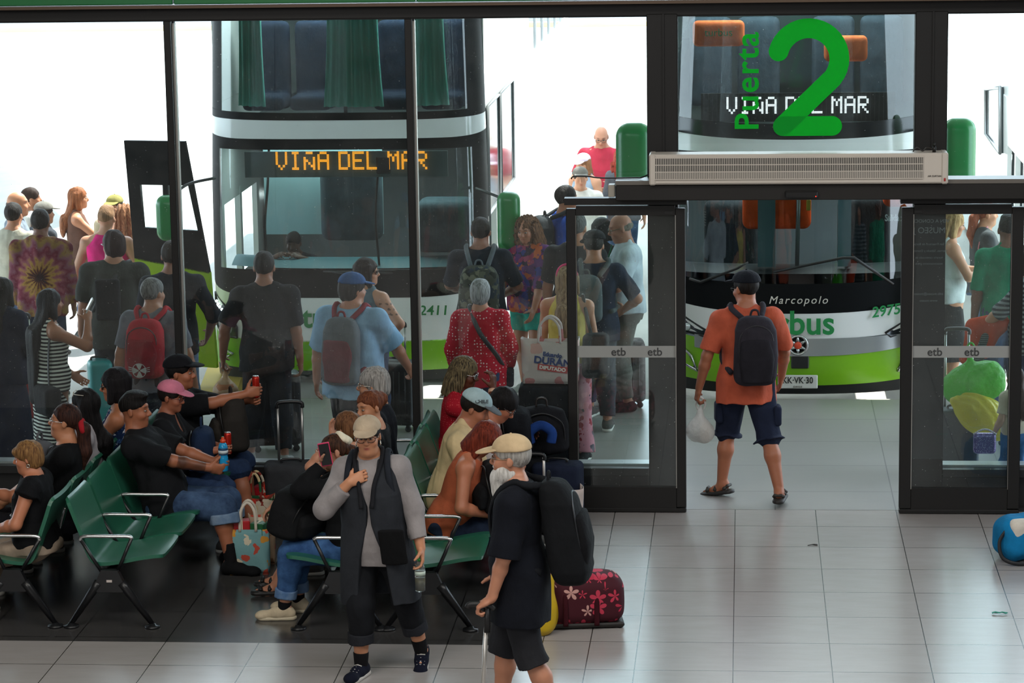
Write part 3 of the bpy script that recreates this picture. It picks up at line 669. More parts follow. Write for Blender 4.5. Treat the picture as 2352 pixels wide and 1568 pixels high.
lamp(b2,[(-.93,.98),(-.62,.85),(-.40,.69),(-.43,.655),(-.72,.70)],o2,leds=[(-.66,.77,.05),(-.55,.73,.035)])
lamp(b2,[(.93,.98),(.62,.85),(.40,.69),(.43,.655),(.72,.70)],o2,leds=[(.66,.77,.05),(.55,.73,.035)])
for s_ in(-1,1):
    b=MB(); q=[(.66*s_,.60),(.52*s_,.46),(.48*s_,.33),(.68*s_,.42)]; k=len(q); b.add([P2(t,z,.01) for t,z in q],[tuple(range(k))]); v_=b.build('air_slot',plain('#141616',.4),o2); b=MB(); b.tube([P2(t,z,.012) for t,z in q],.014,6,True); b.build('slot_trim',CHR,v_)
e=MB(); e.tube([P2(0,.605,.02)+np.array((.085*math.cos(a),-.004,.085*math.sin(a))) for a in np.linspace(0,6.283,25)[:-1]],.012,8,True); 
for k in range(6):
    a=k*math.pi/3+math.pi/6; e.tube([P2(0,.605,.024)+np.array((.03*math.cos(a),0,.03*math.sin(a))),P2(0,.605,.024)+np.array((.085*math.cos(a),0,.085*math.sin(a)))],[.02,.006],6)
eb=e.build('emblem',CHR,o2); e=MB(); e.lathe([(0,0),(.072,0),(.072,.012),(0,.012)],P2(0,.605,.0),(0,-1,0),24); e.build('emblem_back',plain('#15181a',.3),eb); e=MB(); e.ball(P2(0,.605,.04),(.034,.012,.034),16,8); e.build('emblem_centre',plain('#d8482c',.4),eb)
b=MB(); b.box(P2(0,.455,.015)+np.array((0.02,0,-.01)),(.16,.03,.11),b=.008); b.build('tow_cover',plain('#151717',.5),o2)
b=MB(); pp=P2(0,.265,.035); b.box(pp,(.36,.012,.125),b=.006); pl=b.build('number_plate',plain('#d9d9d4',.4),o2)
text('KK·VK·30','plate_text',.083,plain('#16181a',.5),tuple(pp+np.array((0,-.0075,.012))),(math.pi/2,0,0),pl,sx=.82,off=.001); text('CHILE','plate_text',.022,plain('#16181a',.5),tuple(pp+np.array((0,-.0075,-.046))),(math.pi/2,0,0),pl,space=1.5)
text('Marcopolo','maker_name',.098,plain('#e8e4da',.3,.3),tuple(P2(0,1.02,.055)),(math.pi/2-.05,0,0),o2,space=1.25,shear=.25)
text('turbus','operator_name',.30,plain('#178a46',.5),tuple(P2(0,.80,.03)+np.array((-.06,0,0))),(math.pi/2-.05,0,0),o2,off=.006)
text('2975','fleet_number',.135,plain('#178a46',.5),tuple(P2(.40,.90,.06)),(math.pi/2-.05,-.10,.24),o2,off=.002,shear=.15)
OR=cloth('#e2551f')
for x0,x1,z0,z1 in((-.50,.13,1.58,1.98),(.78,1.15,1.78,2.1)):
    sf=Soft(); sf.box(((x0+x1)/2,.62,(z0+z1)/2),((x1-x0)/2,.10,(z1-z0)/2),.07); so=soft('sun_blind' ,sf,.015,OR,o2)
    text('tur bus','blind_text',.08,plain('#5c2612',.7),((x0+x1)/2+.03,.515,z1-.08),(math.pi/2,0,0),so)
text('Salida zona','screen_lettering',.085,plain('#c9cfcf',.5),(.92,.42,1.70),(math.pi/2,.03,.25),o2,off=.002,sx=.7)
b=MB(); b.grid(lambda u,v:(-1.15+2.3*u,.34+.24*abs(u*2-1)**3+.4*v,1.20+.05*math.sin(v*2.5)),20,6); b.build('dashboard',plain('#20262a',.5),o2)
for x in(-.2,.25): b=MB(); b.tube([(x+.2,.5,1.25),(x+.22,.5,2.3)],.02,8); b.build('grab_rail',plain('#7d8a8c',.3,.5),o2)
b=MB(); b.box((-.28,.44,1.8),(.16,.01,1.1)); b.box((.43,.46,1.8),(.12,.01,1.1)); b.build('inner_curtain',plain('#5c7f88',.7),o2)
sf=Soft(); sf.box((.62,.95,1.5),(.24,.09,.34),.08); sf.box((-.6,1.1,1.45),(.26,.09,.34),.08); soft('crew_seat',sf,.02,cloth('#2a2f33'),o2)
b=MB(); b.box((.10,.36,1.83),(.04,.01,.1),b=.008); b.tube([(.10,.36,1.88),(.10,.37,2.15)],.004,5); b.build('air_freshener',plain('#c8b83a',.5),o2)
for x in(-.8,-.35,.35,.8):
    sf=Soft(); sf.box((x,1.5,3.05),(.2,.07,.42),.06); so=soft('passenger_seat',sf,.02,cloth('#3a4550'),o2)
sf=Soft(); sf.box((-.72,1.0,3.35),(.24,.06,.12),.05); sf.box((.45,1.0,3.2),(.2,.06,.12),.05); so=soft('headrest_cover',sf,.015,cloth('#e07040'),o2); text('turbus','cover_text',.10,plain('#1c7a3c',.6),(-.72,.93,3.36),(math.pi/2,0,0),so)
w_=MB(); w_.tube([(-.98,.20,1.18),(-.88,.12,1.16),(-.55,.02,1.30),(-.45,.01,1.36)],[.012,.014,.012,.008],6); w_.tube([(-.22,.0,1.27),(.40,.0,1.40),(.5,.0,1.40),(.86,.18,1.13)],[.01,.014,.016,.014],6); w_.build('wiper',plain('#0b0b0b',.5),o2)
mirror(b2,-1.47,-.02,2.24,.34,.80,[(-1.1,.5,2.5),(-1.3,.2,2.5),(-1.4,.06,2.44)],o2); mirror(b2,1.42,-.02,2.26,.30,.80,[(1.1,.5,2.5),(1.25,.2,2.5),(1.36,.06,2.44)],o2)
for B in(b1,b2):   # unseen lamps added to brighten both decks behind the windscreens
    for z,yy,e in((3.95,1.1,48),(2.36,1.0,22)):
        d=bpy.data.lights.new('cabin_fill','AREA'); d.shape='RECTANGLE'; d.size=2.0; d.size_y=.5; d.energy=e; d.color=(.86,1,.97); lo=bpy.data.objects.new('cabin_fill',d); COL.objects.link(lo); lo.parent=B['o']; lo.location=(0,yy,z)
# ---- coach parked to the right, its long white side towards us
q=atZ(2282,331,1.45); b3=bus('bus','white coach parked on the right beyond the green wing mirror, seen along its side',float(q[0])+1.3,float(q[1])-4.0,GZ,14.,closed=True,upw=9.)
X3=float(q[0])-.012
def atX(x,y): d=ray(x,y); return CAM+d*(X3-CX)/d[0]
b=MB(); P_=[atX(*p)-np.array(b3['o'].location) for p in((2266,205),(2299,200),(2299,352),(2266,310))]; b.add(P_+[p+np.array((.03,0,0)) for p in P_],[(0,1,2,3),(7,6,5,4)]+[(i,(i+1)%4,4+(i+1)%4,4+i) for i in range(4)]); b.build('cab_window',SIDEG,b3['o'])
b=MB(); b.tube([p-np.array((.01,0,0)) for p in P_],.02,6,True); b.build('window_seal',plain('#8a8d8e',.3,.5),b3['o'])
b3['patch']('bumper',GREEN,.3,.9); b3['patch']('front_panel',WHITE,.9,1.3); b3['patch']('windscreen',SIDEG,1.3,2.3); b3['patch']('brow_panel',WHITE,2.3,2.8); b3['patch']('upper_windscreen',SIDEG,2.8,3.95); b3['patch']('roof_cap',WHITE,3.95,4.1)
b4=bus('bus','white coach standing crosswise far back in the yard with one wheel in view',0,0,GZ,13.,closed=True,upw=9.); b4['o'].location=(-2.0,34.,GZ); b4['o'].rotation_euler=(0,0,-math.pi/2)
q=atZ(2205,160,.3); b4['o'].location=(float(q[0])-2.9,float(q[1])+1.3,GZ)
b4['patch']('front_panel',WHITE,.3,1.3); b4['patch']('windscreen',SIDEG,1.3,2.3); b4['patch']('brow_panel',WHITE,2.3,4.1)
# ---------------------------------------------------------------- people: body frame x right, y forward, z up, origin on the ground under the pelvis
def V3(*a): return np.array(a,float)
def unit(a): a=np.array(a,float); return a/(np.linalg.norm(a)+1e-9)
def ik(a,t,l1,l2,pole):
    d=t-a; L=np.linalg.norm(d); L2=min(max(L,abs(l1-l2)+.01),l1+l2-.002); d=d/(L+1e-9); t=a+d*L2
    x=(l1*l1-l2*l2+L2*L2)/(2*L2); y=math.sqrt(max(l1*l1-x*x,0)); p=np.array(pole,float); p=p-d*(p@d); p=unit(p)
    return a+d*x+p*y,t
MALE=[(-.12,.135,.098,-.01),(-.06,.158,.112,-.014),(0,.166,.116,-.014),(.10,.156,.108,0),(.20,.155,.106,.004),(.32,.168,.114,.006),(.42,.166,.106,-.004),(.48,.135,.085,-.01),(.53,.075,.062,-.008),(.57,.05,.05,0)]
FEM=[(-.12,.145,.105,-.01),(-.06,.172,.120,-.016),(0,.172,.120,-.014),(.10,.142,.102,0),(.18,.132,.096,.004),(.30,.146,.118,.016),(.36,.146,.114,.012),(.42,.145,.096,-.004),(.48,.12,.078,-.01),(.53,.066,.058,-.008),(.57,.045,.046,0)]
class Person: pass
def hand(sf,wr,d,pn,side,s,curl=.5,spread=1.,thumb=1.):
    """palm, four bent fingers of unequal length and a thumb from the side of the palm"""
    d=unit(d); pn=unit(np.array(pn,float)-d*(np.array(pn,float)@d)); ac=np.cross(d,pn)*side   # ac points to the thumb side
    c=lambda a,b,e: wr+(d*a+ac*b+pn*e)*s
    sf.cone(c(-.01,0,0),c(.03,0,.002),.024*s,.03*s,.012,sq=(pn,.62)); sf.cone(c(.035,.012,.003),c(.078,.017,.003),.029*s,.024*s,.012,sq=(pn,.55)); sf.cone(c(.035,-.012,.003),c(.074,-.018,.003),.026*s,.021*s,.012,sq=(pn,.55))
    for i,(b,L,r) in enumerate(((.031,.92,.0088),(.0105,1.,.0092),(-.010,.95,.0088),(-.030,.76,.0078))):
        p=c(.082-abs(b)*.16,b,.002); ang=0.; sp=b*1.6*spread; f=unit(d+ac*sp)
        for j,(l,q) in enumerate(((.044,.62),(.028,.95),(.022,.62))):
            ang+=curl*q*(1.05+.12*(i-1)); dd=f*math.cos(ang)+pn*math.sin(ang); n=p+dd*l*L*s; sf.cone(p,n,r*s,r*s*(.97-.06*j),.004); p=n
    p=c(.012,.024,.004); dd=unit(d*.62+ac*(.85 if thumb>0 else .3)+pn*.25)
    for l,r in((.042,.0125),(.032,.0105),(.026,.0092)):
        n=p+dd*l*s; sf.cone(p,n,r*s,r*.93*s,.008); p=n; dd=unit(dd+d*.35+pn*(.25+.5*curl))
    return c(.075,0,.02)
def shoe(P,an,fd,kind,m,sole,v):
    s=P.s; fd=unit(fd); rt=unit(np.cross(fd,(0,0,1))); up=np.cross(rt,fd); q=lambda f,u,r=0: an+(fd*f+up*(u-.085)+rt*r)*s
    sf=Soft()
    if kind=='sandal':
        for f0 in(-.03,.05,.115): sf.cone(q(f0,.045,-.036),q(f0+.01,.045,.036),.012*s,.012*s,.01,sq=(fd,1.4)); sf.cone(q(f0,.06,-.02),q(f0+.01,.06,.02),.012*s,.012*s,.01)
        sf.cone(q(-.055,.06,-.025),q(-.055,.06,.025),.013*s,.013*s,.01); sf.cone(q(-.045,.018),q(.15,.018),.042*s,.044*s,.01,sq=(up,.38))
    else:
        sf.cone(q(-.042,.042),q(.06,.045),.041*s,.041*s,.03); sf.cone(q(.05,.038),q(.145,.030),.040*s,.036*s,.03,sq=(up,.8)); sf.ell(q(.155,.028),(.044*s,.052*s,.028*s),np.stack([rt,fd,up],1),.03)
        sf.cone(q(-.01,.06),q(-.008,.105 if kind!='boot' else .16),.042*s,.04*s,.03,fb=1)
        if kind=='low': sf.ell(q(0,.13),(.04*s,.06*s,.045*s),np.stack([rt,fd,up],1),.01,op='s')
        sf.half(q(0,.002),-up)
    o=soft('shoe',sf,v,m,P.root)
    if sole is not None:
        st=Soft(); st.cone(q(-.045,.014),q(.145,.014),.044*s,.047*s,.01); st.half(q(0,.026),up); st.half(q(0,-.001),-up); soft('sole',st,v,sole,o)
        if P.v<.0062:
            lb=MB()
            for i in range(4): lb.tube([q(.045+.022*i,.083-.008*i,-.026),q(.05+.022*i,.092-.009*i,0),q(.045+.022*i,.083-.008*i,.026)],.004*s,6)
            lb.build('lace',sole,o)
    return o
def person(label,pos,face,h=1.7,sex='m',fat=1.,pel=None,lean=0,tilt=0,twist=0,head=(0,0,0),aL=None,aR=None,lL=None,lR=None,skin='#b98a6c',hair=None,top=None,bot=None,shoes=None,cap=None,glasses=None,v=.009,group=None,beard=None,brow='#2a1c16',lip=None,neckf=0.,sock=None,pad=1.,seen_face=False,tattoo=None,earring=None,hipw=1.,chest=1.,cat='person'):
    P=Person(); s=h/1.7; P.s=s; P.v=v; P.h=h
    P.root=R0=tag(empty('person',tuple(pos),math.radians(face)),label,cat,group)
    P.pos=np.array(pos,float); P.RZ=rotz(math.radians(face)); fem=sex=='f'
    pel=V3(0,0,.905) if pel is None else np.array(pel,float); pel=pel*s; P.pel=pel
    lean,tilt,twist=[math.radians(a) for a in(lean,tilt,twist)]
    U=unit((math.sin(tilt),math.sin(lean),math.cos(lean)*math.cos(tilt)))
    X=np.array((math.cos(twist),math.sin(twist),0)); Y=unit(np.cross(U,X)); X=np.cross(Y,U); RTt=np.stack([X,Y,U],1); P.R=RTt
    T=[(z*s,rx*s*fat**(.8 if z<.3 else .45)*(hipw if z<.05 else chest if z>.2 else 1),ry*s*fat**(1.15 if z<.3 else .5),(cy_+(fat-1)*.055*(1 if z<.3 and z>-.07 else .2))*s) for z,rx,ry,cy_ in(FEM if fem else MALE)]
    P.T=T; tor=lambda x,y,z: pel+RTt@(V3(x,y,z)*s); P.tor=tor
    sw=(.168 if fem else .19)*(.5+.5*fat**.5); sh={-1:tor(-sw,-.008,.448),1:tor(sw,-.008,.448)}
    nb=tor(0,-.006+neckf*.3,.535); hy,hp,hr=[math.radians(a) for a in head]
    RH=RTt@rotz(hy)@rotx(-hp)@roty(hr); hu=unit(RH[:,2]*.6+U*.6); hc=nb+hu*.132*s+(Y*.03+Y*neckf)*s; P.hc=hc; P.RH=RH; P.hs=hs=s*(1.0 if not fem else .97)*(.5+.5*pad)
    H=lambda x,y,z: hc+RH@(V3(x,y,z)*hs); P.H=H
    # ---- arms and legs
    la,lf=.285*s,.25*s; lt,ls=.408*s,.392*s; P.el={};P.wr={};P.kn={};P.an={};P.hip={};P.sh=sh;P.palm={}
    A={-1:dict(h=(-.27,.02,.80),pole=(-.35,-1,0)),1:dict(h=(.27,.02,.80),pole=(.35,-1,0))}
    if aL: A[-1].update(aL)
    if aR: A[1].update(aR)
    G={-1:dict(f=(-.10,0,.085),pole=(0,1,.05),yaw=8,pitch=0),1:dict(f=(.10,0,.085),pole=(0,1,.05),yaw=-8,pitch=0)}
    if lL: G[-1].update(lL)
    if lR: G[1].update(lR)
    f=fat**.5
    for k in(-1,1):
        P.el[k],P.wr[k]=ik(sh[k],np.array(A[k]['h'],float)*s,la,lf,A[k]['pole']); P.hip[k]=pel+RTt@V3(.088*k*s*hipw,0,0)*1.+V3(0,0,-.03*s)
        P.kn[k],P.an[k]=ik(P.hip[k],np.array(G[k]['f'],float)*s,lt,ls,G[k]['pole'])
    b=Soft()
    b.loft(pel,RTt,T if pel[2]>.75*s else T[1:],.03)
    if pel[2]<.75*s: b.ell(pel+V3(0,-.02*s,-.02*s),(.165*s*f,.13*s*f,.075*s),None,.05)
    for k in(-1,1):
        b.ell(sh[k],.051*s*f,None,.05); b.cone(tor(.03*k,-.02,.525),sh[k],.042*s,.042*s*f,.04); b.cone(sh[k],P.el[k],.050*s*f,.040*s*f,.03); m=P.el[k]*.7+P.wr[k]*.3; b.cone(P.el[k],m,.039*s*f,.040*s*f,.02); b.cone(m,P.wr[k],.040*s*f,.027*s*f,.02)
        hd=A[k].get('dir'); hd=unit(P.wr[k]-P.el[k]) if hd is None else unit(hd); pn=A[k].get('pn',(-k,.15,0)); P.palm[k]=hand(b,P.wr[k],hd,pn,k,s*(1.05 if not fem else .97),A[k].get('curl',.45),A[k].get('spread',1.))
        P.hd=hd; hp_,kn,an=P.hip[k],P.kn[k],P.an[k]
        b.cone(hp_,kn,.086*s*f*hipw,.057*s*f,.04); bk=np.cross(unit(an-kn),V3(1,0,0)); bk=bk if bk[1]<0 or abs(bk[1])<.3 and bk[2]<0 else -bk
        c=kn*.66+an*.34+unit(bk)*.014*s; P.__dict__.setdefault('calf',{})[k]=c; b.cone(kn,c,.054*s*f,.056*s*f,.03); b.cone(c,an,.055*s*f,.035*s*f,.03)
        fy=math.radians(G[k]['yaw']); fp=math.radians(G[k]['pitch']); fd=V3(-math.sin(fy)*math.cos(fp),math.cos(fy)*math.cos(fp),-math.sin(fp)); P.__dict__['fd%d'%k]=fd
        b.cone(an+V3(0,0,-.02*s)-fd*.03*s,an+V3(0,0,-.05*s)+fd*.05*s,.034*s,.032*s,.03); b.cone(an+V3(0,0,-.05*s)+fd*.05*s,an+fd*.14*s+V3(0,0,-.062*s),.032*s,.02*s,.02)
    hn=.05 if fem else .057; hn*=f**.5
    b.cone(nb-U*.05*s,H(0,-.018,-.06),hn*s*1.06,hn*s,.03)
    E=lambda c,r,k=.02,op='u',R=None: b.ell(H(*c),tuple(q*hs for q in r),RH if R is None else RH@R,k*hs,op)
    E((0,-.012,.028),(.074,.094,.088)); ff=.5+.5*f; E((0,.022,-.03),(.060*ff,.068,.075),.03); E((0,.035,-.072),(.047*ff,.050,.040),.03); E((0,.070,-.096),(.02,.02,.019),.025)
    if f>1.06: E((0,.02,-.105),(.05*f,.05,.03),.03)
    E((0,.074,.030),(.046,.016,.011),.02)
    for k in(-1,1):
        E((.031*k,.100,.004),(.017,.016,.012),.014,'s'); E((.04*k,.058,-.03),(.024,.028,.024),.02); E((.077*k,-.012,-.006),(.009,.020,.032),.008,'u',rotz(-.35*k)@rotx(.15))
    b.cone(H(0,.086,.010),H(0,.108,-.024),.0085*hs,.012*hs,.012*hs); E((0,.096,-.031),(.018,.013,.010),.01)
    E((0,.085,-.055),(.022,.011,.0055),.008); E((0,.083,-.068),(.019,.011,.0065),.008)
    sk=np.array(lin(skin)[:3]); br=np.array(lin(brow)[:3]); lp=np.array(lin(lip)[:3]) if lip else sk*np.array((.80,.52,.52)); hcx=np.array(lin(hair[1])[:3]) if hair else br
    def colors(V):
        C=np.tile(sk,(len(V),1)); p=(V-hc)@RH/hs; x,y,z=p.T
        def bl(w,c,a=1.): C[:]=C*(1-(w*a)[:,None])+c*(w*a)[:,None]
        g=lambda q,w: np.clip(1.4-np.abs(q)/w,0,1)
        head_=(np.abs(x)<.095)&(np.abs(y)<.13)&(np.abs(z)<.13)
        bl(head_*g(np.abs(x)-.045,.02)*g(z+.028,.022)*(y>.03),sk*np.array((1.04,.80,.76)),.35); bl(head_*g(x,.016)*g(z+.028,.012)*(y>.09),sk*np.array((1.05,.76,.72)),.35)
        if beard: bl(head_*(y>.0)*(z<-.035)*np.clip((-.035-z)/.03,0,1),hcx*.6+sk*.4,beard)
        bl(head_*g(x,.019)*g(z+.0615,.009)*(y>.07),lp); bl(head_*g(np.abs(x)-.032,.017)*g(z-.031-.1*np.minimum(0,.03-np.abs(x)),.0048)*(y>.05),br,.85)
        if hair and hair[0]=='fade': bl(head_*np.clip((z+.005)/.05,0,1)*(y<.045),hcx,.75)
        if tattoo: C[:]=tattoo(V,C,P)
        return C
    body=soft('body',b,v,skinm(skin),R0,1,colors); P.body=body
    if seen_face:
        for k in(-1,1):
            e=MB(); e.ball(H(.031*k,.0815,.004),(.0145*hs,.0105*hs,.0062*hs),12,8,RH); eo=e.build('eye',plain('#94877f',.3),R0)
            i_=MB(); i_.ball(H(.031*k,.0895,.004),(.0058*hs,.004*hs,.0056*hs),10,7,RH); i_.build('iris',plain('#20140e',.15),eo)
    # ---- clothing
    if bot: P.bot=bottom(P,bot,T,pel,RTt,s,f,hipw)
    if top: P.top=topwear(P,top,T,tor,sh,s,f,fem,pel,RTt,hipw)
    if shoes:
        kind,sc,so=shoes
        for k in(-1,1):
            if sock:
                st=Soft(); st.cone(P.an[k]-V3(0,0,.03*s),P.an[k]+(P.kn[k]-P.an[k])*sock[1],.042*s,.046*s*f,.02,fb=1); soft('sock',st,v,cloth(sock[0]),R0)
            shoe(P,P.an[k],P.__dict__['fd%d'%k],kind,sc,so,v)
    if hair: P.hair=hairdo(P,H,RH,hs,hair[0],hair[1],hair[2] if len(hair)>2 else {},v)
    if cap: P.cap=capwear(P,H,RH,hs,v,**cap)
    if glasses: eyewear(P,H,RH,hs,**glasses)
    if earring:
        for k in(-1,1): e=MB(); e.tube([H(.08*k,-.01+.012*math.cos(a),-.052+.012*math.sin(a)) for a in np.linspace(0,6.28,13)[:-1]],.0035,6,True); e.build('earring',plain(earring,.25,1.),R0)
    return P
def bottom(P,d,T,pel,R,s,f,hipw):
    sf=Soft(); o=d.get('loose',.014)*s; kind=d.get('kind','trousers'); L=d.get('len',1.9); v=P.v
    if kind in('skirt','dress'):
        z1=d.get('hem',-.75)*s; w1=d.get('w',.2)*s; zs=d.get('waist',.06)*s
        sf.loft(pel,np.eye(3),[(z1,w1,w1*.85,0),(z1*.5,(w1+.17*s*f)/2+.01,(w1*.85+.125*s*f)/2,-.008),(-.10*s,.178*s*f*hipw,.13*s*f,-.015*s),(0,.178*s*f*hipw,.128*s*f,-.014*s),(zs,.155*s*f,.112*s*f,0)],.02,2.2)
    else:
        zs=d.get('waist',.07)
        zl=-.09 if pel[2]<.75*s else -1; sf.loft(pel,R,[(z,rx,ry,c) for z,rx,ry,c in T if zl*s<z<=zs*s+1e-6]+[(zs*s,.158*s*f,.112*s*f,0)],.03,off=o*.8)
        if pel[2]<.75*s: sf.ell(pel+V3(0,-.02*s,-.02*s),(.172*s*f,.138*s*f,.080*s),None,.05)
        fl=d.get('flare',0)*s
        for k in(-1,1):
            h,kn,an=P.hip[k],P.kn[k],P.an[k]
            if L<=1: e=h+(kn-h)*L; sf.cone(h,e,.092*s*f*hipw+o,.062*s*f+o+fl+(1-L)*.03*s,.04,fb=1)
            else:
                e=kn+(an-kn)*(L-1); sf.cone(h,kn,.090*s*f*hipw+o,.062*s*f+o,.04); L>1.5 and sf.cone(kn,P.calf[k],.062*s*f+o,.060*s*f+o,.03); sf.cone(kn,e,.062*s*f+o,(.062-.018*(L-1))*s*f+o+fl,.03,fb=1)
    sf.fold(d.get('fold',.0065)*s,d.get('ff',20),int(P.h*1000)%97,(1,1,.5))
    ob=soft(d.get('name','trousers' if L>1.4 else 'shorts') if kind not in('skirt','dress') else kind,sf,v,d['m'],P.root)
    if d.get('cuff'):
        for k in(-1,1):
            e=P.kn[k]+(P.an[k]-P.kn[k])*(L-1) if L>1 else P.hip[k]+(P.kn[k]-P.hip[k])*L; dr=unit(P.an[k]-P.kn[k]) if L>1 else unit(P.kn[k]-P.hip[k])
            c=Soft(); r=((.062-.018*(L-1)) if L>1 else .062)*s*f+o+fl+.012*s; c.cone(e-dr*.06*s,e+dr*.008*s,r,r,.01,fa=1,fb=1); c.fold(.004,25,3); soft('cuff',c,v,d['cuff'],ob)
    return ob
def topwear(P,d,T,tor,sh,s,f,fem,pel,R,hipw=1.):
    sf=Soft(); o=d.get('loose',.014)*s; v=P.v; hem=d.get('hem',-.09); sl=d.get('sl',.62); neck=d.get('neck','crew'); nm=d.get('name','shirt')
    tb=[]; hz=[q for q in T if hem*s<q[0]<.54*s]
    z0=np.interp(hem*s,[q[0] for q in T],range(len(T))); q0=[np.interp(hem*s,[q[0] for q in T],[q[i] for q in T]) for i in range(4)]; hw=d.get('hemw',1.0)
    if hem<-.12: q0=[hem*s,.18*s*f,.13*s*f,-.01]
    tb=[(hem*s,q0[1]*hw,q0[2]*hw,q0[3])]+hz
    if d.get('drape',True):   # cloth falls straight from the chest and the belly
        mx=[q[2]+abs(q[3]) for q in tb]; tb=[(z,max(rx,.93*max(q[1] for q in tb if q[0]>=z and q[0]<.45*s) if z<.3*s else rx),max(ry,.90*max(q[2] for q in tb if q[0]>=z and q[0]<.45*s) if z<.3*s else ry),c) for z,rx,ry,c in tb]
    if hem<.02: tb=[(z,max(rx,(.187 if z<.06*s else .175)*s*f*hipw),max(ry,.132*s*f),c) if z<.12*s else (z,rx,ry,c) for z,rx,ry,c in tb]
    tank=d.get('tank')
    if tank: tb=[(z,min(rx,tank*s) if z>.44*s else rx,ry,c) for z,rx,ry,c in tb]
    sf.loft(pel,R,tb,.03,off=o)
    if not tank:
        for k in(-1,1):
            e=P.el[k]; w_=P.wr[k]; sf.ell(sh[k],.049*s*f+o,None,.05); sf.cone(tor(.05*k,-.02,.515),sh[k],.036*s+o*.6,.042*s*f+o*.6,.04)
            if sl<=1: en=sh[k]+(e-sh[k])*sl; sf.cone(sh[k],en,.051*s*f+o,.049*s*f+o*1.3+d.get('slw',.0)*s,.035,fb=1)
            else: en=e+(w_-e)*(sl-1); sf.cone(sh[k],e,.051*s*f+o,.046*s*f+o,.035); sf.cone(e,en,.046*s*f+o,(.046-.014*(sl-1))*s*f+o,.025,fb=1)
    else:
        for k in(-1,1): sf.cone(tor((tank-.03)*k,.045,.43),tor((tank-.055)*k,-.02,.53),.028*s,.024*s,.02); sf.cone(tor((tank-.03)*k,-.07,.43),tor((tank-.055)*k,-.03,.53),.028*s,.024*s,.02)
    U=R[:,2]; nb=tor(0,.0,.545)
    if neck=='crew': sf.ell(tor(0,.012,.555),(.068*s,.066*s,.05*s),R,.006,'s')
    elif neck=='scoop': sf.ell(tor(0,.02,.56),(.095*s,.10*s,.085*s),R,.006,'s')
    elif neck=='v': sf.ell(tor(0,.012,.555),(.066*s,.066*s,.05*s),R,.006,'s'); sf.ell(tor(0,.10,.47),(.045*s,.07*s,.10*s),R,.01,'s')
    elif neck=='wide': sf.ell(tor(0,.0,.575),(.135*s,.10*s,.085*s),R,.006,'s')
    elif neck=='low': sf.ell(tor(0,.03,.55),(.11*s,.13*s,.13*s),R,.006,'s')
    if d.get('hood'): sf.cone(tor(-.07,-.07,.52),tor(.07,-.07,.52),.05*s,.05*s,.03); sf.cone(tor(0,-.1,.5),tor(0,-.12,.42),.06*s,.04*s,.04)
    if d.get('collar'): sf.cone(tor(-.05,.02,.54),tor(-.055,-.02,.555),.02*s,.02*s,.01); sf.cone(tor(.05,.02,.54),tor(.055,-.02,.555),.02*s,.02*s,.01); sf.cone(tor(-.05,-.03,.56),tor(.05,-.03,.56),.022*s,.022*s,.015)
    sf.fold(d.get('fold',.0075)*s,d.get('ff',19),int(P.h*1000+P.pos[0]*77)%97)
    return soft(nm,sf,v,d['m'],P.root)
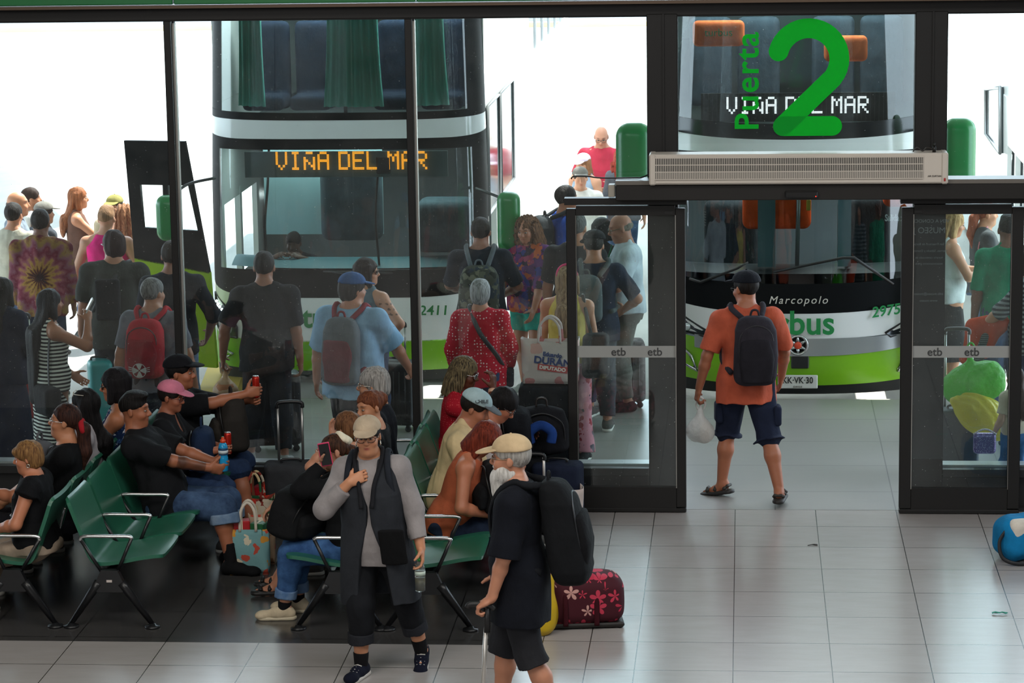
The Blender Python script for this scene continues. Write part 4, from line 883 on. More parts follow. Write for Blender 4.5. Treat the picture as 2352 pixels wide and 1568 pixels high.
def hairdo(P,H,RH,hs,st,c,o,v):
    sf=Soft(); E=lambda q,r,k=.02,op='u',R=None: sf.ell(H(*q),tuple(x*hs for x in r),RH if R is None else RH@R,k*hs,op); m=hairm(c,o.get('hi'))
    C=lambda a,b,r1,r2,k=.025,sq=None: sf.cone(H(*a),H(*b),r1*hs,r2*hs,k*hs,sq=sq)
    amp,fr=.003,45; t=o.get('t',.010)
    face=lambda z=.052,y=.055: (E((0,.155+y-.055,z-.115),(.082,.115,.115),.008,'s'))
    if st in('short','fade'):
        t=t if st=='short' else .005; E((0,-.014,.034),(.074+t,.095+t,.088+t)); face(.066 if st=='short' else .07); zl=-.055 if st=='short' else -.005
        sf.half(H(0,-.06,zl),RH@V3(0,.55 if st=='short' else .3,-1),.01,)
        for k in(-1,1): E((.09*k,.015,-.03),(.03,.04,.045),.01,'s')
        if st=='fade': E((0,.02,.105),(.06,.075,.03),.03); face(.072)
    elif st=='bald': 
        E((0,-.02,.0),(.081,.094,.05)); E((0,.06,.01),(.1,.10,.2),.005,'s'); E((0,-.01,.09),(.09,.10,.07),.008,'s')
    elif st=='bob':
        E((0,-.014,.034),(.088,.107,.098)); L=o.get('L',-.12); sf.loft(hc_(P),RH,[(L*hs,.088*hs,.062*hs,-.035*hs),(-.04*hs,.098*hs,.085*hs,-.03*hs),(.05*hs,.088*hs,.10*hs,-.015*hs)],.03); face(.058); E((0,.13,-.06),(.062,.10,.09),.01,'s')
        for k in(-1,1): C((.078*k,.03,.06),(.088*k,.04,L*.8),.02,.024)
    elif st=='long':
        L=o.get('L',-.40); w=o.get('w',.10); E((0,-.014,.034),(.086,.106,.097)); U=P.R
        up=P.hc+RH@V3(0,-.045,-.02)*hs; bk=P.tor(0,-.135-.02*P.s,.40); en=P.tor(o.get('x',0),-.16,.53+L)
        sf.cone(up,bk,.085*hs,w*.85*hs,.04,sq=(RH[:,1],.62)); sf.cone(bk,en,w*.85*hs,w*.7*hs,.04,sq=(P.R[:,1],.45)); face(.056)
        for k in(-1,1): C((.07*k,-.01,.05),(.082*k,.0,-.11),.03,.03)
        E((0,.13,-.05),(.064,.10,.09),.01,'s'); amp=.006
    elif st in('pony','updo'):
        E((0,-.014,.034),(.083,.102,.095)); face(.062,.06); sf.half(H(0,-.06,-.07),RH@V3(0,.9,-1),.01); E((.0,.07,-.06),(.10,.085,.06),.01,'s')
        if st=='pony': C((0,-.10,.0),(.0,-.135,-.04),.03,.04); C((0,-.135,-.04),(.0,-.15,-.20),.045,.05,.03); C((0,-.15,-.20),(.0,-.13,-.36),.048,.02,.03)
        else: E((0,-.115,.035),(.05,.045,.055),.03); amp=.006
    elif st=='curly':
        r=o.get('r',.17); E((0,-.035,.03),(.11,.115,.105),.03); E((0,-.05,-.08),(r*.92,.10,.12),.06); E((0,-.06,-.2),(r,.10,.13),.06); E((0,.14,-.05),(.068,.10,.115),.01,'s'); face(.05); amp,fr=.017,70
    elif st=='braids':
        E((0,-.014,.036),(.088,.107,.098)); face(.062)
        rs=np.random.RandomState(3)
        for i in range(26):
            a=math.radians(-125+250*i/25); x=math.sin(a)*.088; y=-math.cos(a)*.10-.014; zz=-.20+.04*rs.rand()
            if y>.03: continue
            C((x*.7,y*.75,.09),(x,y,.03),.013,.013,.006); C((x,y,.03),(x*1.25,y*1.1-.01,-.08),.013,.012,.006); C((x*1.25,y*1.1-.01,-.08),(x*1.3,y*1.05-.02,zz),.012,.009,.006)
        amp=.003; fr=120
    elif st=='mop':   # short, full, swept
        E((0,-.016,.036),(.092,.108,.10)); E((0,-.05,-.03),(.084,.068,.07),.04); face(.05,.066); E((0,.10,-.055),(.11,.085,.075),.01,'s'); amp=.005
        if o.get('fringe'): E((.01,.075,.058),(.068,.032,.026),.02)
    sf.fold(amp*hs,fr,7,(1,1,.25 if st!='curly' else .9)); g=soft('hair',sf,v if st!='braids' else min(v,.006),m,P.root,1)
    return g
def hc_(P): return P.hc
def capwear(P,H,RH,hs,v,m=None,brim=None,a=0,name='cap',back=False,tilt=0.,bl=.075):
    sf=Soft(); Rr=RH@rotz(math.radians(a))@rotx(math.radians(-tilt)); q=lambda x,y,z: P.hc+Rr@(V3(x,y,z)*hs)
    sf.ell(q(0,-.012,.044),(.094*hs,.113*hs,.094*hs),Rr,.01,e=2.2); sf.half(q(0,0,.050),-Rr[:,2],.006)
    o=soft(name,sf,min(v,.007),m,P.root)
    br=Soft(); br.ell(q(0,.088,.056),(.080*hs,(bl+.025)*hs,.011*hs),Rr@rotx(-.16),.01,e=2.3); br.half(q(0,.045,0),-Rr[:,1],.02); soft('brim',br,min(v,.006),brim or m,o)
    b=MB(); b.ball(q(0,-.012,.137),.008*hs,8,6); b.build('button',m,o)
    return o
def eyewear(P,H,RH,hs,m=None,lens=None,r=.024,up=0.,name='glasses',sq=.75):
    g=MB(); zz=.0+up; yy=.103 if up<.03 else .085
    rims=[]
    for k in(-1,1):
        ring=[H(.033*k+r*1.12*math.cos(t),yy-.012*abs(.033*k+r*math.cos(t))/.06+.0,zz+r*sq*math.sin(t)) for t in np.linspace(0,2*math.pi,17)[:-1]]; rims.append(ring)
        g.tube(ring,.0022*hs if lens is None else .003*hs,6,True); g.tube([H(.06*k,yy-.012,zz+.008),H(.078*k,yy-.03,zz+.008),H(.082*k,-.01,zz+.006)],.0025*hs,6)
    g.tube([H(-.010,yy-.002,zz+.006),H(0,yy+.001,zz+.009),H(.010,yy-.002,zz+.006)],.0025*hs,6)
    o=g.build(name,m,P.root)
    if lens is not None:
        for ring in rims:
            l=MB(); c=np.mean(ring,0); n=RH[:,1]*.002*hs
            l.add([p+n for p in ring]+[c+n*2.5]+[p-n for p in ring]+[c-n],[(i,(i+1)%16,16) for i in range(16)]+[(17+(i+1)%16,17+i,33) for i in range(16)]+[(i,(i+1)%16,17+(i+1)%16,17+i) for i in range(16)],True); l.build('lens',lens,o)
    return o
def world(P,p): return P.pos+P.RZ@np.array(p,float)
# ---------------------------------------------------------------- bags carried or set down
def bagroot(name,P,label,cat,group=None,at=None):
    """an Empty in the carrier's own frame"""
    return tag(empty(name,tuple(P.pos),math.atan2(P.RZ[1,0],P.RZ[0,0])),label,cat,group)
def backpack(P,label,m,w=.29,hh=.44,d=.17,pocket=None,strap=None,v=.008,top=.50,y0=None,trim=None,name='backpack',xoff=0.,sag=0.):
    r=bagroot(name,P,label,'backpack'); s=P.s; R=P.R; strap=strap or m; t=lambda x,y,z: P.tor(x,y,z)
    yb=-(max(q[2]-q[3] for q in P.T if q[0]>.05)/s+.028) if y0 is None else y0
    sf=Soft(); z=top-hh/2; tb=[(-hh/2,w*.44,d*.42,-.015),(-hh*.35,w*.5,d*.56,-.02),(0,w*.5,d*.56,-.012),(hh*.3,w*.47,d*.48,.0),(hh*.5,w*.33,d*.30,.02)]
    sf.loft(t(xoff,yb-d*.42,z),R,[(a*s,b*s,c*s,(e-sag*(.5-a/hh))*s) for a,b,c,e in tb],.02,3.2,cap=.04*s); sf.fold(.005,16,5); soft('pack_body',sf,v,m,r)
    if pocket:
        pk=Soft(); pk.loft(t(xoff,yb-d*.92-sag*.5,z-hh*.1),R,[(-hh*.36*s,w*.36*s,d*.2*s,0),(0,w*.40*s,d*.26*s,-.005),(hh*.30*s,w*.34*s,d*.16*s,.01)],.02,3,cap=.025*s); pk.fold(.003,20,2); soft('pocket',pk,v,pocket,r)
    for k in(-1,1):
        sb=MB(); sx=.105 if P.T is FEM else .115
        pts=smoothpath([t(xoff*.5+.07*k,yb-.02,top-.02),t(sx*k,-.075,.535),t(sx*k,-.01,.556),t((sx+.01)*k,.08,.50),t((sx+.025)*k,.125,.38),t((sx+.05)*k,.10,.24),t((sx+.06)*k,.0,.14),t(.13*k,yb-.01,top-hh+.08)],4)
        sb.tube(pts,.021*s,8,flat=(R[:,1],.45)); sb.build('strap',strap,r)
    hb=MB(); hb.tube(smoothpath([t(xoff-.035,yb-.05,top-.02),t(xoff-.02,yb-.05,top+.035),t(xoff+.02,yb-.05,top+.035),t(xoff+.035,yb-.05,top-.02)],4),.009*s,6); hb.build('handle',strap,r)
    if trim:
        z_=MB(); z_.tube(smoothpath([t(xoff-w*.4,yb-d*.9-sag*.7,z-hh*.2),t(xoff-w*.36,yb-d*.86-sag*.25,z+hh*.25),t(xoff,yb-d*.8-sag*.12,z+hh*.38),t(xoff+w*.36,yb-d*.86-sag*.25,z+hh*.25),t(xoff+w*.4,yb-d*.9-sag*.7,z-hh*.2)],5),.005*s,6); z_.build('zip',trim,r)
    return r
def crossbag(P,label,pts,m,bagc,size,bm=None,v=.008,name='shoulder_bag',cat='bag',r=.016):
    """a bag on a strap that follows pts in the torso frame; the bag hangs at bagc"""
    g=bagroot(name,P,label,cat); b=MB(); b.tube(smoothpath([P.tor(*q) for q in pts],5),r*P.s,8,flat=(P.R[:,1],.4)); b.build('strap',m,g)
    sf=Soft(); sf.box(P.tor(*bagc),[q*P.s for q in size],min(size)*.6*P.s,P.R); sf.fold(.005,16,4); soft('bag_body',sf,v,bm or m,g); return g
# ---------------------------------------------------------------- the people
def hp(x,y,h,gz=0.): p=atZ(x,y,gz+h); return (float(p[0]),float(p[1]),gz)
K=V3
def lap(a,z=.64,y=.36): return dict(h=(a*.10,y,z),pole=(a,-.5,-.7),curl=.8)
BLACKT=cloth('#17181b'); NAVYT=cloth('#1a2130'); SNK=cloth('#50504e'); SOLE=plain('#d8d5cd',.6); JEAN=denim(); DARKJ=denim('#1a2233','#2c3a55'); BLKTR=cloth('#15161a')
BR='#20160f'
# ---- outside, left
P1=person('person in a long navy dress at the left edge, hand on a suitcase handle',hp(2,636,1.62),-25,1.62,'f',1.1,aR=dict(h=(.20,.24,.86),pole=(1,-1,0),curl=.9),hair=('long','#15110f',dict(L=-.2)),top=dict(m=cloth('#141a2c'),sl=1.2,hem=-.1),bot=dict(kind='skirt',m=cloth('#141a2e'),hem=-.80,w=.24),shoes=('low',SNK,SOLE),skin='#a5745a')
person('person with dark hair in a cream T-shirt seen from behind',hp(28,465,1.72,GZ),-8,1.72,hair=('short','#1b1512'),top=dict(m=cloth('#b9b2a2'),sl=.8),bot=dict(m=JEAN),shoes=('low',SNK,SOLE),skin='#b07d60')
person('person with thinning brown hair behind the one in the cream T-shirt',hp(34,438,1.78,GZ),-75,1.78,hair=('bald','#4a2f20'),top=dict(m=cloth('#77808c'),sl=.8),bot=dict(m=JEAN),shoes=('low',SNK,SOLE),skin='#c08a68')
person('person with dark hair and beard in profile, behind the tie-dye hoodie',hp(66,430,1.62,GZ),-70,1.62,hair=('short','#2a1a12'),beard=.8,top=dict(m=cloth('#c9c4bc'),sl=.8),bot=dict(m=JEAN),shoes=('low',SNK,SOLE),skin='#b07a5a')
person('person in a grey cap and dark jacket beside the tie-dye hoodie',hp(97,464,1.58,GZ),-50,1.58,hair=('short','#2a1a12'),cap=dict(m=cloth('#7d7871')),top=dict(m=cloth('#3a3d44'),sl=1.9),bot=dict(m=JEAN),shoes=('low',SNK,SOLE),skin='#b07a5a')
person('person in a swirled tie-dye hoodie seen from behind',hp(90,480,1.76),2,1.76,'m',1.12,hair=('short','#1a1210'),top=dict(m=tiedye(('#3a1018','#121318','#5a2a20','#a8803c','#8a4a54','#6a1830','#7d4a58','#8a6a34','#5a1828')),sl=1.9,hem=-.14,hood=1,loose=.024),bot=dict(m=DARKJ),shoes=('low',SNK,SOLE),skin='#7d5340',aL=dict(h=(-.24,.12,.80)),aR=dict(h=(.24,.14,.82)))
person('sunlit person with long brown hair in a brown sleeveless top, turned right',hp(174,428,1.64,GZ),-75,1.64,'f',.98,aR=dict(h=(.22,.42,1.02),pole=(1,-1,-1)),hair=('long','#6b3c22',dict(L=-.22,hi='#b06a40')),top=dict(m=cloth('#6a4a3e'),tank=.12,neck='scoop'),bot=dict(m=JEAN),shoes=('low',SNK,SOLE),skin='#c48a68',seen_face=True)
person('person in an olive sun hat out in the bright yard',hp(264,448,1.58,GZ),170,1.58,hair=('short','#3a2a1c'),cap=dict(m=cloth('#8a8048'),bl=.09,name='sun_hat'),top=dict(m=cloth('#c9b89a'),sl=.8),bot=dict(m=JEAN),shoes=('low',SNK,SOLE),skin='#c49072')
person('person with curly brown hair beside the open coach door',hp(284,468,1.64,GZ),30,1.64,'f',hair=('curly','#6a3c26',dict(hi='#c08a60',r=.13)),top=dict(m=cloth('#8a6a50'),sl=.8),bot=dict(m=JEAN),shoes=('low',SNK,SOLE),skin='#c49072')
person('person in a bright pink tank top with bare arms, seen from behind',hp(242,473,1.74,GZ),-4,1.74,'m',1.12,aL=dict(h=(-.34,.10,.86),pole=(-1,-1,0)),aR=dict(h=(.34,.10,.86),pole=(1,-1,0)),hair=('fade','#7a5a40'),top=dict(m=cloth('#d01f72'),tank=.105,hem=-.12,loose=.02),bot=dict(m=cloth('#2a2c33'),len=1.1),shoes=('low',SNK,SOLE),skin='#b98a70')
P8=person('large person in a charcoal T-shirt with a small black sling bag on the back',hp(258,529,1.77),6,1.77,'m',1.28,head=(28,0,0),aL=dict(h=(-.30,.10,.84)),aR=dict(h=(.28,.20,.86)),hair=('mop','#2a1c1c'),glasses=dict(m=plain('#8a8a8a',.3,.8)),top=dict(m=cloth('#343633'),sl=.85,hem=-.16,loose=.022),bot=dict(m=cloth('#2a2d33')),shoes=('low',SNK,SOLE),skin='#a87860',beard=.6)
crossbag(P8,'small black sling bag on the back of the charcoal T-shirt',[(.16,.10,.30),(.13,.0,.54),(0,-.16,.40),(-.14,-.15,.2),(-.2,.02,.08)],plain('#15161a',.6),(-.03,-.225,.26),(.10,.045,.17),cloth('#15171b'),name='sling_bag')
P9=person('person in a navy T-shirt and jeans standing behind the leftmost mullion',hp(392,553,1.76),3,1.76,'m',1.08,aL=dict(h=(-.2,.22,1.0)),aR=dict(h=(.26,.12,.92),pole=(1,-1,0)),hair=('short','#1a120e'),top=dict(m=cloth('#161b24'),sl=1.15,hem=-.12),bot=dict(m=denim('#34445c','#6f839c')),shoes=('low',SNK,SOLE),skin='#8d6250')
P10=person('person with grey hair in a grey T-shirt wearing a red backpack',hp(348,638,1.66),-6,1.66,'m',1.2,head=(-24,0,0),aL=dict(h=(-.33,.02,.80),pole=(-1,-1,0)),aR=dict(h=(.33,.02,.80),pole=(1,-1,0)),hair=('short','#4a4846',dict(hi='#8a8886')),top=dict(m=cloth('#6d6f78'),sl=.8,hem=-.12),bot=dict(m=cloth('#2b2f38')),shoes=('low',SNK,SOLE),skin='#a47458',v=.008)
bp=backpack(P10,'red backpack on the grey T-shirt, with a white winged cross emblem low down',cloth('#a01826'),w=.31,hh=.47,d=.19,pocket=cloth('#86131f'),trim=plain('#241014',.6),strap=cloth('#a01826'))
EM=plain('#b9b4b0',.6); yb=-.345*1.
def emb(P,bag,y,z,k):
    b=MB()
    for a in range(4):
        t=a*math.pi/2+.02; d=V3(math.cos(t),0,math.sin(t)); n=V3(-math.sin(t),0,math.cos(t)); q=[d*.006+n*.004,d*.05+n*.026,d*.05-n*.026,d*.006-n*.004]; c=P.tor(0,y,z)
        b.add([c+P.R@(p*k) for p in q]+[c+P.R@(p*k+V3(0,.003,0)) for p in q],[(0,1,2,3),(7,6,5,4),(0,1,5,4),(1,2,6,5),(2,3,7,6),(3,0,4,7)])
    ring=[P.tor(0,y,z)+P.R@(V3(math.cos(t)*.055,-.001,math.sin(t)*.055)*k) for t in np.linspace(0,6.283,21)[:-1]]; b.tube(ring,.003,5,True)
    for s_ in(-1,1):
        for j in range(3): b.tube([P.tor(0,y,z)+P.R@(V3(s_*.03,-.002,.012-.012*j)*k),P.tor(0,y,z)+P.R@(V3(s_*.085,-.002,.028-.016*j)*k)],.003,5)
    return b.build('emblem',EM,bag)
emb(P10,bp,-.393,.115,1.)
P11=person('person with very long black hair in a black and white striped dress, raising a phone',hp(108,662,1.60),-55,1.60,'f',1.1,aR=dict(h=(.12,.30,1.42),pole=(.7,-.3,-1),curl=.9),aL=dict(h=(-.16,.25,.92)),hair=('long','#121012',dict(L=-.62,w=.11)),top=dict(m=stripes('#dfe3da','#14161a',34,2,.5),tank=.125,neck='scoop',hem=-.05),bot=dict(kind='dress',m=stripes('#dfe3da','#14161a',34,2,.5),hem=-.80,w=.19,waist=.1),shoes=('low',SNK,SOLE),skin='#a87456',v=.008)
crossbag(P11,'black handbag hanging at the hip of the striped dress',[(.08,.02,.54),(.16,-.06,.40),(.21,-.1,.15),(.22,-.1,-.02)],plain('#121316',.5),(.22,-.12,-.10),(.16,.07,.12),cloth('#14161a'),name='handbag')
P12=person('person in a black T-shirt carrying a pot in a plastic bag, seen from behind',hp(605,577,1.76),4,1.76,'m',1.12,aL=dict(h=(-.35,.06,.86),pole=(-1,-1,0),curl=.95),aR=dict(h=(.26,.05,.80),curl=.7),hair=('short','#120d0b'),top=dict(m=cloth('#14161a'),sl=.85,hem=-.14,loose=.02),bot=dict(m=cloth('#191c22'),len=1.85),shoes=('sneaker',cloth('#9a9a98'),SOLE),skin='#8d5f48',lL=dict(f=(-.16,.03,.085)),lR=dict(f=(.12,-.08,.085)),v=.008)
P13=person('heavy person in a pale blue T-shirt and blue cap with a grey and red backpack',hp(806,628,1.70),-14,1.70,'m',1.42,head=(-38,4,0),aL=dict(h=(-.36,.06,.72),pole=(-1,-.7,0)),aR=dict(h=(.36,.30,.90),pole=(1,-.7,-.4),curl=.9),hair=('mop','#1d1614'),cap=dict(m=cloth('#34527e')),top=dict(m=cloth('#86a9c6'),sl=.95,hem=-.16,loose=.024,fold=.009),bot=dict(m=cloth('#14151c'),loose=.02),shoes=('low',SNK,SOLE),skin='#b07c62',v=.008)
backpack(P13,'grey backpack with red panels and straps on the pale blue T-shirt',cloth('#585d62'),w=.30,hh=.52,d=.17,pocket=cloth('#6a2a32'),strap=cloth('#7a2730'),top=.49)
P14=person('person in sunglasses and a grey-blue sleeveless top, hand on hip, tattooed arm',hp(838,591,1.63),-18,1.63,'f',1.08,twist=-8,head=(-66,0,0),aR=dict(h=(.19,-.08,.98),pole=(1,-.25,0),curl=.8),aL=dict(h=(-.2,.1,.85)),hair=('bob','#1d1210',dict(L=-.15)),glasses=dict(m=plain('#4a2c1a',.3),lens=plain('#2a1a14',.08)),top=dict(m=cloth('#5c6d78'),tank=.135,hem=.0),bot=dict(m=DARKJ),shoes=('low',SNK,SOLE),skin='#b98a70',
 tattoo=lambda V,C,P: np.where((((np.sin(V[:,2]*160)+np.sin(V[:,1]*150+V[:,0]*90))>1.0)&(np.abs(V[:,2]-1.24)<.06)&(V[:,0]>.16))[:,None],C*.25,C))
P15=person('person with short grey hair in a red blouse with white dots, seen from behind',hp(1102,640,1.58),2,1.58,'f',1.18,aL=dict(h=(-.22,.16,.86),pole=(-1,-.7,0)),aR=dict(h=(.22,.16,.86),pole=(1,-.7,0)),hair=('mop','#6a6a6a',dict(hi='#b8b8b8')),top=dict(m=dots('#b3122a','#e8c8c8',40,.24),sl=1.7,hem=-.12,loose=.018),bot=dict(m=denim('#22304a','#3a4f74')),shoes=('low',SNK,SOLE),skin='#b07c62',v=.008,neckf=.0)
crossbag(P15,'dark shoulder strap and small bag worn across the red dotted blouse',[(-.05,.06,.52),(-.09,-.02,.555),(.0,-.155,.36),(.14,-.13,.16),(.2,-.03,.02)],plain('#1d2024',.6),(.23,.02,-.06),(.05,.09,.08),cloth('#23272e'),r=.02)
P16=person('person in a navy T-shirt with grey backpack straps, arm bent, beside the left bus',hp(1103,499,1.76),0,1.76,'m',1.15,aL=dict(h=(-.14,.30,1.02),pole=(-1,-.6,-.3)),aR=dict(h=(.16,.26,1.0),pole=(1,-.6,-.2)),hair=('short','#15110e'),top=dict(m=cloth('#1c222c'),sl=.9,hem=-.14),bot=dict(m=DARKJ),shoes=('low',SNK,SOLE),skin='#8d6250')
backpack(P16,'camouflage backpack with grey straps on the navy T-shirt',floral('#3c4038',('#20241f','#55584c','#2c3540','#6a6a5c'),18,.5),w=.34,hh=.46,d=.2,strap=cloth('#5d656c'),top=.42)
P17=person('person with big curly hair in a many-coloured blouse and teal shorts',hp(1213,496,1.64),148,1.64,'f',1.12,head=(12,12,0),aR=dict(h=(.12,.30,.96),pole=(1,-.6,-.4),curl=.7),aL=dict(h=(-.20,.20,.86),pole=(-1,-.7,0)),hair=('curly','#3a2519',dict(hi='#8a6040',r=.165)),top=dict(m=floral('#1c1430',('#7a1c40','#a04c20','#1c2668','#4a1a58','#80284c','#1e1228'),19,.75),sl=1.25,hem=-.10,loose=.022),bot=dict(m=cloth('#158a78'),len=.62,loose=.02),shoes=('sneaker',cloth('#8a9089'),SOLE),skin='#a87458',seen_face=True,v=.0075,lL=dict(f=(-.16,.1,.085)),lR=dict(f=(.12,-.08,.085)))
person('person in a black T-shirt with greying hair, half behind the door frame',hp(1322,488,1.80),-14,1.80,'m',1.15,hair=('short','#3a3a3a',dict(hi='#6a6a6a')),top=dict(m=cloth('#1d2024'),sl=.8,hem=-.13),bot=dict(m=DARKJ),shoes=('low',SNK,SOLE),skin='#a87458',aL=dict(h=(-.28,.1,.84)))
P18=person('person in a blue shirt whose head is hidden by the door header',hp(1296,425,1.80,GZ),-70,1.80,'m',1.05,hair=('short','#1a1512'),top=dict(m=cloth('#23489a'),sl=1.2),bot=dict(m=DARKJ),shoes=('low',SNK,SOLE),skin='#a87458')
backpack(P18,'dark grey backpack on the blue shirt next to the door header',cloth('#24292c'),w=.34,hh=.5,d=.22,top=.52)
P19=person('person in a yellow top and pink flowered trousers standing at the left door',hp(1302,609,1.62),-8,1.62,'f',1.08,aL=dict(h=(-.26,.12,.80),curl=.9),aR=dict(h=(.24,.12,.84)),hair=('long','#5c4630',dict(L=-.30,hi='#a88a64',w=.09,x=.05)),top=dict(m=cloth('#c9b45a'),tank=.13,hem=-.02,neck='scoop'),bot=dict(m=floral('#b87a86',('#8a2430','#a8404a','#4a4450','#c8868e','#9a5a62'),15,.42),flare=.055,len=1.96,loose=.02),shoes=('low',cloth('#17181a'),SOLE),skin='#b98668',v=.008)
hb=MB(); hb.tube([P19.H(.086*math.sin(a),-.012-.02*abs(math.sin(a)),.045+.092*math.cos(a)) for a in np.linspace(-1.7,1.7,14)],.011,8); hb.build('headband',cloth('#d8487a'),P19.root)
crossbag(P19,'black drawstring bag slung behind the right shoulder of the yellow top',[(.12,.06,.48),(.14,-.02,.54),(.19,-.10,.36),(.24,-.14,.2)],plain('#15171a',.5),(.27,-.15,.06),(.11,.08,.19),cloth('#1d2025'),name='drawstring_bag')
P20=person('person in a black baseball cap and navy T-shirt seen through the left door glass',hp(1364,531,1.72),6,1.72,'m',1.1,head=(0,14,0),hair=('short','#15110e'),cap=dict(m=cloth('#14161b'),a=20),top=dict(m=cloth('#1b2436'),sl=.9,hem=-.13),bot=dict(m=cloth('#3a3f46')),shoes=('low',SNK,SOLE),skin='#a87458',aR=dict(h=(.26,.2,1.0),pole=(1,-1,0)))
backpack(P20,'faded grey backpack seen through the left door beside the black cap',cloth('#4a5254'),w=.28,hh=.4,d=.16,top=.46,xoff=-.08)
person('person with straight black hair standing behind the black baseball cap',hp(1380,498,1.56),-40,1.56,'f',hair=('bob','#100d0c'),top=dict(m=cloth('#15161a'),sl=1.),bot=dict(m=DARKJ),shoes=('low',SNK,SOLE),skin='#8d5f48')
P21=person('person in glasses, white shirt and dark green tie, grey trousers, looking down',hp(1436,488,1.76),98,1.76,'m',1.15,head=(0,16,0),aL=dict(h=(-.18,.30,1.04),pole=(-1,-.6,-.5)),aR=dict(h=(.18,.30,1.04),pole=(1,-.6,-.5)),hair=('bald','#6a625a'),glasses=dict(m=plain('#3a4020',.3)),top=dict(m=cloth('#b9c4cc'),sl=.95,hem=-.04,collar=1,loose=.024,fold=.008),bot=dict(m=cloth('#5d5b56')),shoes=('low',cloth('#151515'),None),skin='#a87560',seen_face=True)
tb=MB(); tb.tube([P21.tor(0,.115,.52),P21.tor(0,.150,.40),P21.tor(0,.165,.24),P21.tor(0,.17,.08)],[.016,.022,.028,.034],8,flat=(P21.R[:,1],.35)); tb.build('tie',cloth('#0f5a3c'),P21.root)
person('bald person with glasses in a red T-shirt between the two buses, head bent',hp(1382,287,1.76,GZ),172,1.76,'m',1.3,head=(8,26,0),hair=('bald','#8a6a50'),glasses=dict(m=plain('#1a1512',.3)),aL=dict(h=(-.16,.28,1.02),pole=(-1,-.6,-.4)),aR=dict(h=(.16,.28,1.02),pole=(1,-.6,-.4)),top=dict(m=cloth('#b02c40'),sl=.9,hem=-.13),bot=dict(m=JEAN),shoes=('low',SNK,SOLE),skin='#c08a70',seen_face=True)
person('person in a white and pink cap in front of the red T-shirt between the buses',hp(1342,352,1.60,GZ),150,1.60,'f',head=(0,10,0),hair=('long','#7a5034',dict(L=-.2)),cap=dict(m=cloth('#dcc8d8'),bl=.06),top=dict(m=cloth('#8a98a8'),tank=.12),bot=dict(m=JEAN),shoes=('low',SNK,SOLE),skin='#c49072')
person('person with frizzy red hair in front of the green wing mirror',hp(1432,338,1.62,GZ),20,1.62,'f',hair=('curly','#7a2018',dict(hi='#b84a34',r=.18)),top=dict(m=cloth('#5a5a60'),sl=.9),bot=dict(m=JEAN),shoes=('low',SNK,SOLE),skin='#c49072')
person('person in a grey felt hat just above the door ledge',hp(1332,384,1.62,GZ),190,1.62,'m',hair=('short','#3a2c22'),cap=dict(m=cloth('#6b6660'),name='felt_hat'),top=dict(m=cloth('#d8d0c8'),sl=.9),bot=dict(m=JEAN),shoes=('low',SNK,SOLE),skin='#c49072')
# ---- outside, right
P25=person('person with long fair hair, white sleeveless top and black skirt, looking at a phone',hp(2182,482,1.66),-78,1.66,'f',1.1,head=(0,14,0),aR=dict(h=(.12,.34,1.12),pole=(.8,-.6,-1),curl=.8),aL=dict(h=(-.08,.34,1.12),pole=(-1,-.6,-1),curl=.8),hair=('long','#8a6238',dict(L=-.22,hi='#d8b07a',w=.085)),top=dict(m=cloth('#c9cfcf'),tank=.12,hem=-.05,neck='scoop'),bot=dict(kind='skirt',m=cloth('#14161a'),hem=-.60,w=.2),shoes=('low',SNK,SOLE),skin='#c08a6a',seen_face=True)
P26=person('person with auburn hair, dark grey T-shirt and a thin pink strap across it',hp(2262,462,1.62),-80,1.62,'f',1.3,hair=('pony','#6b3320',dict(hi='#a85a3c')),top=dict(m=cloth('#3d3f42'),sl=.95,hem=-.1,neck='scoop'),bot=dict(m=denim('#28364e','#4a6080')),shoes=('low',SNK,SOLE),skin='#c08a6a',aR=dict(h=(.22,.2,.86)))
crossbag(P26,'thin pink strap and little bag across the dark grey T-shirt',[(-.08,.09,.46),(.09,.0,.55),(.16,-.10,.36),(.2,-.06,.1)],plain('#c8727c',.6),(.21,-.03,.0),(.06,.09,.09),cloth('#2a2c30'),r=.01)
P27=person('person in a green polo shirt seen from behind through the right door',hp(2316,494,1.76),-2,1.76,'m',1.15,hair=('fade','#1d1613'),top=dict(m=cloth('#0f7d5c'),sl=1.,hem=-.12,collar=1),bot=dict(m=denim('#28364e','#4a6080')),shoes=('low',SNK,SOLE),skin='#7d5848')
P28=person('person mostly out of frame at right, holding an orange jacket over the arm',hp(2368,560,1.68),62,1.68,'f',1.15,aL=dict(h=(-.14,.38,.98),pole=(-1,-.4,-.6)),hair=('long','#2a1c16'),top=dict(m=stripes('#2a3038','#7d8488',26),sl=1.1,hem=-.1),bot=dict(m=DARKJ),shoes=('low',SNK,SOLE),skin='#b98668')
PCH=person('child in a cream T-shirt and blue dungarees beside the bulging bags',hp(2334,846,1.02),38,1.02,'f',1.05,hair=('long','#2a1a14',dict(L=-.3)),top=dict(m=cloth('#c9bfa8'),sl=.75,hem=-.02),bot=dict(m=denim('#26456e','#4a70a0'),len=1.7),shoes=('low',SNK,SOLE),skin='#c49a80',pad=1.3,v=.008,aL=dict(h=(-.26,.12,.86)))
